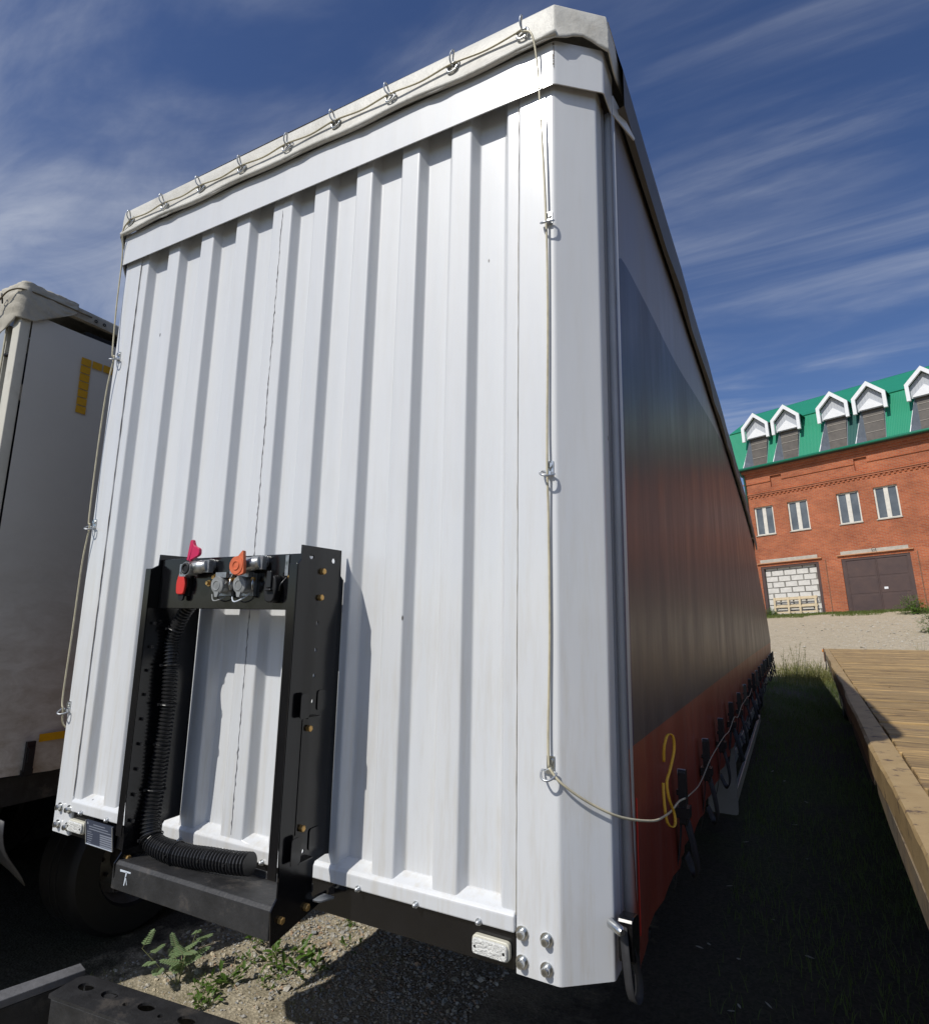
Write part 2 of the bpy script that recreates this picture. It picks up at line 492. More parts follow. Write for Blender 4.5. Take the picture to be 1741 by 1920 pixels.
    mg = N(nt, 'ShaderNodeMix', data_type='RGBA'); L(nt, mx.outputs['Result'], mg.inputs['A']); mg.inputs['B'].default_value = (0.075, 0.10, 0.035, 1); L(nt, g2.outputs[0], mg.inputs['Factor'])
    # stone-by-stone tone
    sc = N(nt, 'ShaderNodeMix', data_type='RGBA', blend_type='OVERLAY'); sc.inputs['Factor'].default_value = 0.3
    L(nt, mg.outputs['Result'], sc.inputs['A']); 
    bw = N(nt, 'ShaderNodeRGBToBW'); L(nt, fine.outputs['Color'], bw.inputs[0]); L(nt, bw.outputs[0], sc.inputs['B'])
    L(nt, sc.outputs['Result'], b.inputs['Base Color'])
    bp = N(nt, 'ShaderNodeBump', i={'Strength': 0.35, 'Distance': 0.015}); L(nt, fine.outputs['Distance'], bp.inputs['Height'])
    bp2 = N(nt, 'ShaderNodeBump', i={'Strength': 0.6, 'Distance': 0.06}); L(nt, mid.outputs[0], bp2.inputs['Height']); L(nt, bp.outputs[0], bp2.inputs['Normal'])
    L(nt, bp2.outputs[0], b.inputs['Normal'])
    return m
def axis_pts(lo, hi, c0, c1, fine):
    a = []
    v = c0
    while v < c1:
        a.append(v); v += fine
    a.append(c1)
    st = fine; v = c1
    while v < hi:
        st *= 1.25; v += st; a.append(min(v, hi))
    st = fine; v = c0
    while v > lo:
        st *= 1.25; v -= st; a.insert(0, max(v, lo))
    return a
gx = axis_pts(-900, 900, -6, 12, 0.4); gy = axis_pts(-400, 1500, -4, 42, 0.4)
g = MB()
g.v = [(x, y, gh(x, y)) for y in gy for x in gx]
nx = len(gx)
g.f = [(j * nx + i, j * nx + i + 1, (j + 1) * nx + i + 1, (j + 1) * nx + i) for j in range(len(gy) - 1) for i in range(nx - 1)]
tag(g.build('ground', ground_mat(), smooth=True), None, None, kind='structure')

# ================================================================== WHITE CURTAIN TRAILER
T = thing('semi_trailer', (0, 6.8, GZ), 'white corrugated front of a tall curtain trailer with black hose frame', 'trailer')
HW = 1.153
POSTB = 0.0
def skew(x):                       # the nose hangs a little lower on its far corner
    return -0.018 * (HW - x) / (2 * HW)
# --- corrugated front panels
def corr_profile(x0, x1, prouds):
    """outline of the wall in plan: proud flats given, troughs between"""
    D, S = 0.038, 0.021
    pts = []
    for i, (a, b) in enumerate(prouds):
        if i > 0:
            pts.append((a - S, D))
        pts += [(a, 0.0), (b, 0.0)]
        if i < len(prouds) - 1:
            pts.append((b + S, D))
    return fillet(pts, 0.006, 3)
left_pr = [(-1.034, -0.985), (-0.83, -0.748), (-0.592, -0.509), (-0.356, -0.272), (-0.128, -0.0722)]
right_pr = [(-0.0718, -0.020), (0.108, 0.186), (0.327, 0.404), (0.545, 0.623), (0.762, 0.842), (0.984, 1.0275)]
for nm, pr_ in (('corrugated_panel', left_pr), ('corrugated_panel', right_pr)):
    f = corr_profile(0, 0, pr_)
    m = MB()
    zs = [0.105, 0.4, 0.9, 1.5, 2.1, 2.76]
    rows = []
    for z in zs:
        rows.append([(p[0], p[1], z + skew(p[0])) for p in f])
    n = len(f)
    vs = [q for r in rows for q in r]
    fs = [(j * n + i, j * n + i + 1, (j + 1) * n + i + 1, (j + 1) * n + i) for j in range(len(zs) - 1) for i in range(n - 1)]
    m.add(vs, fs)
    o = m.build(nm, WHITE, T)
    so = o.modifiers.new('sheet', 'SOLIDIFY'); so.thickness = 0.004; so.offset = -1.0
# weld between the two panels: a ragged bead
wp = []
for k in range(190):
    z = 0.15 + k * (2.49 / 189)
    wp.append((-0.072 + random.uniform(-0.0022, 0.0022), -0.0005, z))
MB().tube(wp, [random.choice((0.0008, 0.0014, 0.002, 0.0030)) for _ in wp], 5).build('weld_seam', mat('grey_weld', (0.27, 0.27, 0.275), rough=0.6, var=0.3, vscale=90), T)
# sealant lines beside the posts
for x, lo, hi, cm_, rk in ((-1.0355, 0.14, 2.66, CAULK, 1.0), (1.0285, 0.14, 2.66, mat('yellowed_sealant', (0.47, 0.44, 0.36), rough=0.7, var=0.2, vscale=30), 0.8)):
    pp = [(x + random.uniform(-0.001, 0.001), -0.0045, lo + k * (hi - lo) / 60) for k in range(61)]
    MB().tube(pp, [rk * random.uniform(0.0004, 0.0018) for _ in pp], 5).build('sealant_line', cm_, T)
# --- bottom rail, its upper lip sloping into the troughs
br = MB()
prof = [(-0.012, 0.098), (-0.012, 0.138), (-0.004, 0.146), (0.034, 0.166), (0.06, 0.166), (0.06, 0.098)]
def rail(x0, x1):
    vs = [(x0, y, z + skew(x0)) for y, z in prof] + [(x1, y, z + skew(x1)) for y, z in prof]
    k = len(prof)
    return vs, [(i, (i + 1) % k, k + (i + 1) % k, k + i) for i in range(k)] + [tuple(range(k - 1, -1, -1)), tuple(range(k, 2 * k))]
br.add(*rail(-1.033, 1.027))
br.build('bottom_rail', WHITE, T, bevel=0.004)
# --- black cross beam under it
bb = MB()
bb.hexa([(-1.03, 0.004, 0.0 + skew(-1.03)), (1.026, 0.004, 0.0), (1.026, 0.12, 0.0), (-1.03, 0.12, -0.018),
         (-1.03, 0.004, 0.096 + skew(-1.03)), (1.026, 0.004, 0.096), (1.026, 0.12, 0.096), (-1.03, 0.12, 0.08)])
bb.build('cross_beam', BLACK, T, bevel=0.003)
# --- corner posts
post_prof = [(1.029, 0.05), (1.029, -0.005), (1.153, -0.005), (1.270, 0.093), (1.270, 0.165), (1.235, 0.165), (1.235, 0.10), (1.135, 0.05)]
pf = fillet(post_prof, 0.007, 3, closed=True)
for s in (1, -1):
    m = MB()
    q = [(s * (p[0] + (0.006 if s < 0 else 0)), p[1]) for p in pf]
    m.prism(q, 0.0 if s > 0 else -0.018, 2.72)
    m.build('corner_post', WHITE, T)
# --- head band with folded corner caps
def ring_prof(off, ext):
    a = 1.153 + off * 0.45; b = 1.275 + off
    return [(-b, ext), (-b, 0.093 - off * 0.3), (-a, -off), (a, -off), (b, 0.093 - off * 0.3), (b, ext)]
def wall_strip(prof, z0, z1, th):
    m = MB()
    n = len(prof)
    P = [Vector((p[0], p[1])) for p in prof]
    inn = []
    for i, p in enumerate(P):
        t = (P[min(i + 1, n - 1)] - P[max(i - 1, 0)]).normalized()
        inn.append(p + Vector((-t.y, t.x)) * th)
    for i in range(n - 1):
        m.hexa([(P[i].x, P[i].y, z0), (P[i + 1].x, P[i + 1].y, z0), (inn[i + 1].x, inn[i + 1].y, z0), (inn[i].x, inn[i].y, z0),
                (P[i].x, P[i].y, z1), (P[i + 1].x, P[i + 1].y, z1), (inn[i + 1].x, inn[i + 1].y, z1), (inn[i].x, inn[i].y, z1)])
    bm_ = m
    return bm_
wall_strip(fillet(ring_prof(0.026, 0.20), 0.008, 3), 2.678, 2.845, 0.004).build('head_band', WHITE, T)
# chipped paint on the corner of the band
cm = MB()
for k in range(9):
    z = 2.74 + k * 0.011
    w = random.uniform(0.001, 0.006)
    cm.box(1.1645 - w, 1.1648, -0.0268, -0.0262, z, z + random.uniform(0.004, 0.010))
cm.build('paint_chip', CAULK, T)
# little bent tab sticking out behind the cap
MB().hexa([(1.302, 0.19, 2.68), (1.306, 0.19, 2.68), (1.35, 0.32, 2.665), (1.345, 0.32, 2.665),
           (1.302, 0.19, 2.76), (1.306, 0.19, 2.76), (1.352, 0.32, 2.672), (1.347, 0.32, 2.672)]).build('cap_tab', WHITE, T)
# --- roof tarpaulin skirt over the band, with hem roll and sag at the corner
def twist(y):
    w = max(0.0, y / 13.6) ** 2
    return w
tarp = MB()
base = fillet(ring_prof(0.040, 0.55), 0.004, 2)
bp_ = []
for i in range(len(base) - 1):          # subdivide
    a = Vector(base[i]); b = Vector(base[i + 1])
    k = max(1, int((b - a).length / 0.03))
    for j in range(k):
        bp_.append(a.lerp(b, j / k))
bp_.append(Vector(base[-1]))
nb = len(bp_)
zrow = [0.0, 0.12, 0.3, 0.55, 0.8, 0.95, 1.0]
vs = []
for r, t in enumerate(zrow):
    for i, p in enumerate(bp_):
        u = i / (nb - 1)
        low = 2.838 + 0.006 * math.sin(u * 61) + 0.004 * math.sin(u * 143 + 1)
        if p.y > 0.0 and p.x > 1.17:                    # loose fold over the cap
            low += 0.012 * math.sin((p.x - 1.17) / 0.14 * PI) - 0.022 * max(0, min(1, (p.y - 0.02) / 0.08))
        z = low + (2.977 - low) * t
        puff = 0.004 * math.sin(t * PI) * (1 + 0.6 * math.sin(u * 37)) + (0.012 * (1 - t) ** 3 if t < 0.3 else 0)
        if p.y > 0.0 and p.x > 1.17:
            puff += 0.010 * math.sin(9 * (p.x + z * 2)) * (1 - t)
        nrm = Vector((p.x * 0.15, -1.0)) if abs(p.x) < 1.16 else Vector((math.copysign(0.8, p.x), -0.6))
        nrm.normalize()
        vs.append((p.x + nrm.x * puff, p.y + nrm.y * puff, z - (0.004 if t == 1.0 else 0)))
fs = [(j * nb + i, j * nb + i + 1, (j + 1) * nb + i + 1, (j + 1) * nb + i) for j in range(len(zrow) - 1) for i in range(nb - 1)]
tarp.add(vs, fs)
o = tarp.build('roof_tarp_skirt', TARP, T, smooth=True, angle=60)
so = o.modifiers.new('sheet', 'SOLIDIFY'); so.thickness = 0.003; so.offset = -1
hem = [(x, -0.046 + 0.002 * math.sin(x * 9), 2.846 + 0.004 * math.sin(x * 13)) for x in [(-1.17 + k * 0.05) for k in range(48)]]
MB().tube(hem, 0.011, 8).build('tarp_hem', TARP, T, smooth=True)
# roof
rf = MB()
ry = [-0.034, 0.05, 0.10, 1.0, 2.5, 4, 6, 8, 10, 12, 13.65]
vs = []
for y in ry:
    hw = 1.17 if y < 0 else (1.19 if y < 0.06 else 1.318)
    d = -0.11 * twist(y); dz = -0.05 * twist(y)
    vs += [(-hw + d, y, 2.970), (-hw * 0.5 + d, y, 2.985), (d, y, 2.988), (hw * 0.5 + d, y, 2.982 + dz * .5), (hw + d, y, 2.970 + dz)]
fs = [(j * 5 + i, j * 5 + i + 1, j * 5 + 6 + i, j * 5 + 5 + i) for j in range(len(ry) - 1) for i in range(4)]
rf.add(vs, fs)
rf.build('roof', TARP, T, smooth=True)
# side flap of the roof (dark underside towards the viewer) and curtain rail
for s in (1, -1):
    fl = MB(); vs = []
    ys = [0.20 + k * 0.45 for k in range(31)]
    for y in ys:
        d = -0.11 * twist(y); dz = -0.05 * twist(y)
        wv = 0.006 * math.sin(y * 5.1)
        vs += [(s * 1.316 + d, y, 2.972 + dz), (s * (1.340 + wv * .4) + d, y, 2.86 + dz), (s * (1.338 + wv) + d, y, 2.705 + dz + wv), (s * 1.318 + d, y, 2.70 + dz + wv)]
    fs = [(j * 4 + i, j * 4 + i + 1, j * 4 + 5 + i, j * 4 + 4 + i) for j in range(len(ys) - 1) for i in range(3)]
    fl.add(vs, fs)
    fl.build('roof_side_flap', GREYTARP, T, smooth=True, angle=50)
# --- printed side curtain
def curtain_mat():
    m = bpy.data.materials.new('printed_curtain')
    m.use_nodes = True
    nt = m.node_tree
    b = nt.nodes['Principled BSDF']
    b.inputs['Roughness'].default_value = 0.30
    b.inputs['Specular IOR Level'].default_value = 0.34
    t = N(nt, 'ShaderNodeTexCoord'); sp = N(nt, 'ShaderNodeSeparateXYZ'); L(nt, t.outputs['Object'], sp.inputs[0])
    # outline of the dark printed field: height as a function of length
    yn = N(nt, 'ShaderNodeMapRange', i={1: 0.0, 2: 14.0}); L(nt, sp.outputs['Y'], yn.inputs[0])
    fc = N(nt, 'ShaderNodeFloatCurve'); L(nt, yn.outputs[0], fc.inputs['Value'])
    c = fc.mapping.curves[0]
    pts = [(0.16, 1.9), (0.19, 2.12), (0.26, 2.17), (0.6, 2.21), (1.4, 2.27), (2.5, 2.42), (3.9, 2.60), (5.5, 2.75), (14, 2.95)]
    c.points[0].location = (pts[0][0] / 14, pts[0][1] / 3); c.points[1].location = (1.0, pts[-1][1] / 3)
    for y, z in pts[1:-1]:
        c.points.new(y / 14, z / 3)
    for p_ in c.points: p_.handle_type = 'AUTO_CLAMPED'
    fc.mapping.update()
    zs = N(nt, 'ShaderNodeMath', operation='DIVIDE', i={1: 3.0}); L(nt, sp.outputs['Z'], zs.inputs[0])
    lt = N(nt, 'ShaderNodeMath', operation='LESS_THAN'); L(nt, zs.outputs[0], lt.inputs[0]); L(nt, fc.outputs[0], lt.inputs[1])
    no = N(nt, 'ShaderNodeTexNoise', i={'Scale': 1.6, 'Detail': 7.0, 'Roughness': 0.65})
    mp_ = N(nt, 'ShaderNodeMapping'); mp_.inputs['Scale'].default_value = (1, 2.2, 0.5); L(nt, t.outputs['Object'], mp_.inputs[0]); L(nt, mp_.outputs[0], no.inputs['Vector'])
    dk = N(nt, 'ShaderNodeMix', data_type='RGBA'); dk.inputs['A'].default_value = (0.030, 0.028, 0.040, 1); dk.inputs['B'].default_value = (0.052, 0.048, 0.060, 1); L(nt, no.outputs[0], dk.inputs['Factor'])
    wt = N(nt, 'ShaderNodeMix', data_type='RGBA'); wt.inputs['A'].default_value = (0.205, 0.20, 0.222, 1); wt.inputs['B'].default_value = (0.265, 0.26, 0.28, 1); L(nt, no.outputs[0], wt.inputs['Factor'])
    m1 = N(nt, 'ShaderNodeMix', data_type='RGBA'); L(nt, wt.outputs['Result'], m1.inputs['A']); L(nt, dk.outputs['Result'], m1.inputs['B']); L(nt, lt.outputs[0], m1.inputs['Factor'])
    rd = N(nt, 'ShaderNodeMath', operation='LESS_THAN', i={1: 0.562}); L(nt, sp.outputs['Z'], rd.inputs[0])
    rc = N(nt, 'ShaderNodeMix', data_type='RGBA'); rc.inputs['A'].default_value = (0.18, 0.032, 0.020, 1); rc.inputs['B'].default_value = (0.25, 0.048, 0.028, 1); L(nt, no.outputs[0], rc.inputs['Factor'])
    m2 = N(nt, 'ShaderNodeMix', data_type='RGBA'); L(nt, m1.outputs['Result'], m2.inputs['A']); L(nt, rc.outputs['Result'], m2.inputs['B']); L(nt, rd.outputs[0], m2.inputs['Factor'])
    # narrow navy border at the pole, only above the red field
    nv = N(nt, 'ShaderNodeMath', operation='LESS_THAN', i={1: 0.245}); L(nt, sp.outputs['Y'], nv.inputs[0])
    nz = N(nt, 'ShaderNodeMath', operation='LESS_THAN', i={1: 1.95}); L(nt, sp.outputs['Z'], nz.inputs[0])
    nw = N(nt, 'ShaderNodeMath', operation='MULTIPLY'); L(nt, nv.outputs[0], nw.inputs[0]); L(nt, nz.outputs[0], nw.inputs[1])
    ng = N(nt, 'ShaderNodeMath', operation='SUBTRACT', use_clamp=True); L(nt, nw.outputs[0], ng.inputs[0]); L(nt, rd.outputs[0], ng.inputs[1])
    m3 = N(nt, 'ShaderNodeMix', data_type='RGBA'); L(nt, m2.outputs['Result'], m3.inputs['A']); m3.inputs['B'].default_value = (0.022, 0.018, 0.085, 1); L(nt, ng.outputs[0], m3.inputs['Factor'])
    # welded seams of the panels and dusty run marks
    fr_s = N(nt, 'ShaderNodeMath', operation='FRACT'); dv = N(nt, 'ShaderNodeMath', operation='DIVIDE', i={1: 1.47}); L(nt, sp.outputs['Y'], dv.inputs[0]); L(nt, dv.outputs[0], fr_s.inputs[0])
    sl = N(nt, 'ShaderNodeMath', operation='LESS_THAN', i={1: 0.012}); L(nt, fr_s.outputs[0], sl.inputs[0])
    dn = N(nt, 'ShaderNodeTexNoise', i={'Scale': 3.0, 'Detail': 9.0, 'Roughness': 0.7}); mpd = N(nt, 'ShaderNodeMapping'); mpd.inputs['Scale'].default_value = (1, 6.0, 0.35); L(nt, t.outputs['Object'], mpd.inputs[0]); L(nt, mpd.outputs[0], dn.inputs['Vector'])
    dr = N(nt, 'ShaderNodeMapRange', i={1: 0.52, 2: 0.80, 3: 0.0, 4: 0.30}); L(nt, dn.outputs[0], dr.inputs[0])
    sa = N(nt, 'ShaderNodeMath', operation='MULTIPLY_ADD', i={1: 0.22}); L(nt, sl.outputs[0], sa.inputs[0]); L(nt, dr.outputs[0], sa.inputs[2])
    m4 = N(nt, 'ShaderNodeMix', data_type='RGBA'); L(nt, m3.outputs['Result'], m4.inputs['A']); m4.inputs['B'].default_value = (0.20, 0.18, 0.155, 1); L(nt, sa.outputs[0], m4.inputs['Factor'])
    L(nt, m4.outputs['Result'], b.inputs['Base Color'])
    rr = N(nt, 'ShaderNodeMapRange', i={1: 0.35, 2: 0.7, 3: 0.32, 4: 0.46}); L(nt, no.outputs[0], rr.inputs[0]); L(nt, rr.outputs[0], b.inputs['Roughness'])
    # woven fabric and soft puckers
    wv = N(nt, 'ShaderNodeTexNoise', i={'Scale': 2.4, 'Detail': 3.0}); mp2 = N(nt, 'ShaderNodeMapping'); mp2.inputs['Scale'].default_value = (1, 1.6, 0.35)
    L(nt, t.outputs['Object'], mp2.inputs[0]); L(nt, mp2.outputs[0], wv.inputs['Vector'])
    bp = N(nt, 'ShaderNodeBump', i={'Strength': 0.10, 'Distance': 0.05}); L(nt, wv.outputs[0], bp.inputs['Height']); L(nt, bp.outputs[0], b.inputs['Normal'])
    return m
CURT = curtain_mat()
BUCK_Y = [0.84 + 0.735 * k for k in range(18)]
def bulge(z):
    pts = [(0.0, 0.050), (0.6, 0.078), (1.3, 0.022), (2.0, -0.06), (2.55, -0.115), (2.9, -0.15)]
    for (a, va), (b, vb) in zip(pts, pts[1:]):
        if z <= b:
            t = max(0, (z - a) / (b - a)); return va + (vb - va) * t
    return pts[-1][1]
def curtain_x(y, z):
    x = 1.300 + bulge(z) * twist(y)
    k = (y - 0.84) / 0.735
    fr = abs(k - round(k))
    if z < 0.6:
        x += 0.034 * (1 - z / 0.6) ** 2 * math.cos(2 * PI * k) * 0.5 + 0.006 * (1 - z / 0.6) * math.sin(2 * PI * k * 3 + 1)
    return x
for s in (1, -1):
    m = MB(); vs = []
    ys = [0.175 + k * 0.0735 for k in range(int(13.45 / 0.0735))]
    zz = [0.0, 0.06, 0.13, 0.22, 0.33, 0.45, 0.6, 0.9, 1.3, 1.7, 2.1, 2.5, 2.74]
    for y in ys:
        k = (y - 0.84) / 0.735
        low = -0.005 + 0.045 * (0.5 + 0.5 * math.cos(2 * PI * k)) * (1 if y > 0.6 else 0) - (0.02 if y < 0.5 else 0)
        for z in zz:
            z2 = low + (2.74 - low) * (z / 2.74)
            vs.append((s * curtain_x(y, z2) if s > 0 else -1.30 + 0.5 * bulge(z2) * twist(y), y, z2 - 0.05 * twist(y) * z2 / 2.74 * (1 if s > 0 else 0)))
    nz = len(zz)
    fs = [(j * nz + i, j * nz + i + 1, (j + 1) * nz + i + 1, (j + 1) * nz + i) for j in range(len(ys) - 1) for i in range(nz - 1)]
    m.add(vs, fs)
    o = m.build('side_curtain', CURT, T, smooth=True)
    o['label'] = 'glossy side curtain with dark field above a red lower band'
# rear wall, floor and chassis
MB().box(-1.40, 1.18, 13.58, 13.63, 0.05, 2.9).build('rear_doors', GREYPL, T)
MB().box(-1.24, 1.24, 0.13, 13.55, 0.10, 0.16).build('floor', BLACKM, T)
for s in (-1, 1):
    MB().box(s * 0.5 - 0.07, s * 0.5 + 0.07, 0.9, 13.3, -0.25, 0.099).build('chassis_rail', BLACKM, T)
    MB().box(s * 0.62 - 0.06, s * 0.62 + 0.06, 2.7, 2.85, gh(s * 0.62, 2.8) + 0.03, 0.0).box(s * 0.62 - 0.15, s * 0.62 + 0.15, 2.62, 2.93, gh(s * .62, 2.8) - 0.02, gh(s * 0.62, 2.8) + 0.04).build('landing_leg', BLACKM, T, bevel=0.004)
def wheel_mesh(r, w, name='wheel'):
    """tyre profile turned about x"""
    prof_ = [(r * 0.58, -w * .42), (r * 0.62, -w / 2), (r * 0.93, -w / 2), (r * 0.985, -w * .43), (r, -w * .36), (r, -w * 0.12), (r * .975, -w * 0.11), (r * .975, -w * 0.07), (r, -w * 0.06),
             (r, w * 0.06), (r * .975, w * 0.07), (r * .975, w * 0.11), (r, w * 0.12), (r, w * .36), (r * 0.985, w * .43), (r * 0.93, w / 2), (r * 0.62, w / 2), (r * 0.58, w * .42)]
    m = MB(); S = 40
    vs = [(t, q * math.cos(2 * PI * k / S), q * math.sin(2 * PI * k / S)) for k in range(S) for q, t in prof_]
    n = len(prof_)
    m.add(vs, [(k * n + i, k * n + i + 1, ((k + 1) % S) * n + i + 1, ((k + 1) % S) * n + i) for k in range(S) for i in range(n - 1)])
    return m.mesh(name, RUBBER, True, 35)
def rim_mesh(r, w):
    prof_ = [(r * 0.60, w * .40), (r * 0.585, w * .44), (r * 0.55, w * .36), (r * 0.52, w * 0.05), (r * 0.42, -w * 0.02), (r * 0.30, w * 0.06), (r * 0.26, w * 0.07), (r * 0.25, w * .30), (r * 0.20, w * .36), (0.001, w * .37)]
    m = MB(); S = 32
    vs = [(t, q * math.cos(2 * PI * k / S), q * math.sin(2 * PI * k / S)) for k in range(S) for q, t in prof_]
    n = len(prof_)
    m.add(vs, [(k * n + i, k * n + i + 1, ((k + 1) % S) * n + i + 1, ((k + 1) % S) * n + i) for k in range(S) for i in range(n - 1)])
    for k in range(10):
        a = 2 * PI * k / 10
        m.cyl((w * 0.02, r * 0.36 * math.cos(a), r * 0.36 * math.sin(a)), (w * 0.14, r * 0.36 * math.cos(a), r * 0.36 * math.sin(a)), r * 0.025, 6)
    return m.mesh('rim', mat('grey_rim', (0.20, 0.20, 0.20), rough=0.5, metal=0.5, dirt=(0.08, 0.07, 0.055), dirtscale=4, dirtlim=(0.4, 0.7)), True, 35)
WH = wheel_mesh(0.46, 0.36); RM = rim_mesh(0.46, 0.36)
for y in (9.2, 10.5, 11.8):
    for s in (-1, 1):
        w_ = put('wheel', WH, T, (s * 1.02, y, gh(s, y) + 0.455), rot=(0, 0, 0 if s > 0 else PI))
        put('rim', RM, w_, (s * 1.02, y, gh(s, y) + 0.455))
# --- curtain pole, dark gap and top hook
MB().cyl((1.286, 0.203, 0.03), (1.286, 0.203, 2.69), 0.020, 16).build('curtain_pole', mat('grey_painted_tube', (0.52, 0.53, 0.55), rough=0.35, var=0.06, vscale=8), T, smooth=True)
MB().box(1.245, 1.273, 0.1655, 0.196, 0.02, 2.70).build('pole_channel', mat('grey_channel', (0.30, 0.31, 0.33), rough=0.5), T)
MB().cyl((1.306, 0.232, 0.06), (1.306, 0.230, 0.42), 0.0022, 6).build('red_edge_cord', REDPL, T)
# --- bolts and screws
def bolt_mesh(r=0.0115, h=0.020, washer=0.018, name='bolt', m=ZINC, seg=12):
    b = MB()
    b.cyl((0, 0, 0), (0, -0.003, 0), washer, 16)
    b.tube([(0, -0.003, 0), (0, -h * 0.8, 0), (0, -h, 0)], [r, r, r * 0.82], seg)
    b.cyl((0, -h, 0), (0, -h + 0.0045, 0), r * 0.5, 6)
    return b.mesh(name, m, True, 30)
BM = bolt_mesh()
for s in (1, -1):
    for x in (1.048, 1.117):
        for z in (0.101, 0.032):
            put('bolt', BM, T, (s * x, -0.0055 if s > 0 else -0.0055, z + (-0.016 if s < 0 else 0)))
SM_ = MB().cyl((0, 0, 0), (0, -0.003, 0), 0.0095, 12).tube([(0, -0.003, 0), (0, -0.012, 0), (0, -0.0145, 0)], [0.0062, 0.0058, 0.003], 8).mesh('rail_screw', GALV, True, 35)
for x in (0.922, 0.717, 0.507, 0.29, 0.10, -0.11, -0.32, -0.55, -0.77, -0.95):
    put('rail_screw', SM_, T, (x, -0.0125, 0.104 + skew(x)))
# --- clear marker lamps
for s, cx, cz in ((1, 0.957, 0.044), (-1, -0.978, 0.028)):
    w, h = (0.056, 0.024)
    out_ = fillet([(cx - w, cz - h), (cx + w, cz - h), (cx + w, cz + h), (cx - w, cz + h)], 0.014, 5, closed=True)
    lm = MB().prism(out_, 0.004, -0.012, 'y').build('marker_lamp', mat('lamp_housing', (0.62, 0.60, 0.50), rough=0.4), T, smooth=True, angle=40, bevel=0.002)
    inn = fillet([(cx - w + .004, cz - h + .004), (cx + w - .004, cz - h + .004), (cx + w - .004, cz + h - .004), (cx - w + .004, cz + h - .004)], 0.011, 5, closed=True)
    MB().prism(inn, -0.011, -0.021, 'y').build('lens', LENS, lm, smooth=True, angle=40, bevel=0.003)
    for q in (-1, 1):
        MB().cyl((cx + q * (w - .013), -0.020, cz), (cx + q * (w - .013), -0.0225, cz), 0.0035, 8).build('lens_screw', BLACKM, lm)
# --- type plate
tp = MB().hexa([(-0.905, -0.004, -0.026), (-0.725, -0.004, -0.026), (-0.725, 0.002, -0.026), (-0.905, 0.002, -0.026),
                (-0.905, -0.016, 0.070), (-0.725, -0.016, 0.070), (-0.725, -0.010, 0.070), (-0.905, -0.010, 0.070)]).build('type_plate', TYPEPL, T)
tm = MB()
def tpq(x0, x1, z0, z1):
    f = lambda z: -0.004 - 0.012 * (z + 0.026) / 0.096 - 0.0006
    tm.add([(x0, f(z0), z0), (x1, f(z0), z0), (x1, f(z1), z1), (x0, f(z1), z1)], [(0, 1, 2, 3)])
for k in range(6):
    tpq(-0.81, -0.73, -0.020 + k * 0.0085, -0.0145 + k * 0.0085)
for k in range(3):
    tpq(-0.885 + (0.03 if k == 2 else 0), -0.735 - 0.02 * k, 0.036 + k * 0.010, 0.0395 + k * 0.010)
for k in range(6):
    tpq(-0.898, -0.868 + random.uniform(-.008, .01), -0.018 + k * 0.0085, -0.0155 + k * 0.0085)
tm.add([(-0.899, -0.0158, 0.056), (-0.883, -0.0158, 0.056), (-0.891, -0.0170, 0.067)], [(0, 1, 2)])
tm.build('plate_print', TYPESILVER, tp)
fr_ = MB()
for a, b in (((-0.905, -0.0055, -0.024), (-0.725, -0.0055, -0.024)), ((-0.905, -0.0055, -0.024), (-0.905, -0.017, 0.069)), ((-0.725, -0.0055, -0.024), (-0.725, -0.017, 0.069))):
    fr_.cyl(a, b, 0.0028, 6)
fr_.build('plate_frame', GALV, tp)

# --- lashing eyes of the tarpaulin and the cable through them
def eye_mesh():
    m = MB()
    m.torus((0, -0.002, 0), 0.017, 0.0045, (0, 1, 0), 18, 6, sy=1.25, updir=(1, 0, 0.45))
    return m.mesh('eyelet', ZINC, True)
def staple_mesh():
    # closed wire loop standing off the tarpaulin, tilted upwards
    pts = []
    for k in range(17):
        a = 2 * PI * k / 16
        pts.append((0.0035 * math.sin(a * 2), -0.017 - 0.020 * math.cos(a) * 0.75, 0.020 + 0.030 * math.sin(a) * 0.62 - 0.022 * math.cos(a) * -0.55))
    return MB().tube(pts, 0.0030, 6, cap=False).mesh('staple_loop', GALV, True)
EY, ST = eye_mesh(), staple_mesh()
ring_x = [-1.097, -0.832, -0.566, -0.297, -0.026, 0.243, 0.513, 0.785, 1.061]
for x in ring_x:
    z = 2.890 + 0.012 * (x + 1.1) / 2.2
    e = put('tarp_eyelet', EY, T, (x, -0.049, z), rot=(0, random.uniform(-.15, .15), 0))
    put('staple_loop', ST, e, (x, -0.049, z + 0.004), rot=(0, random.uniform(-.25, .25), random.uniform(-.3, .3)))
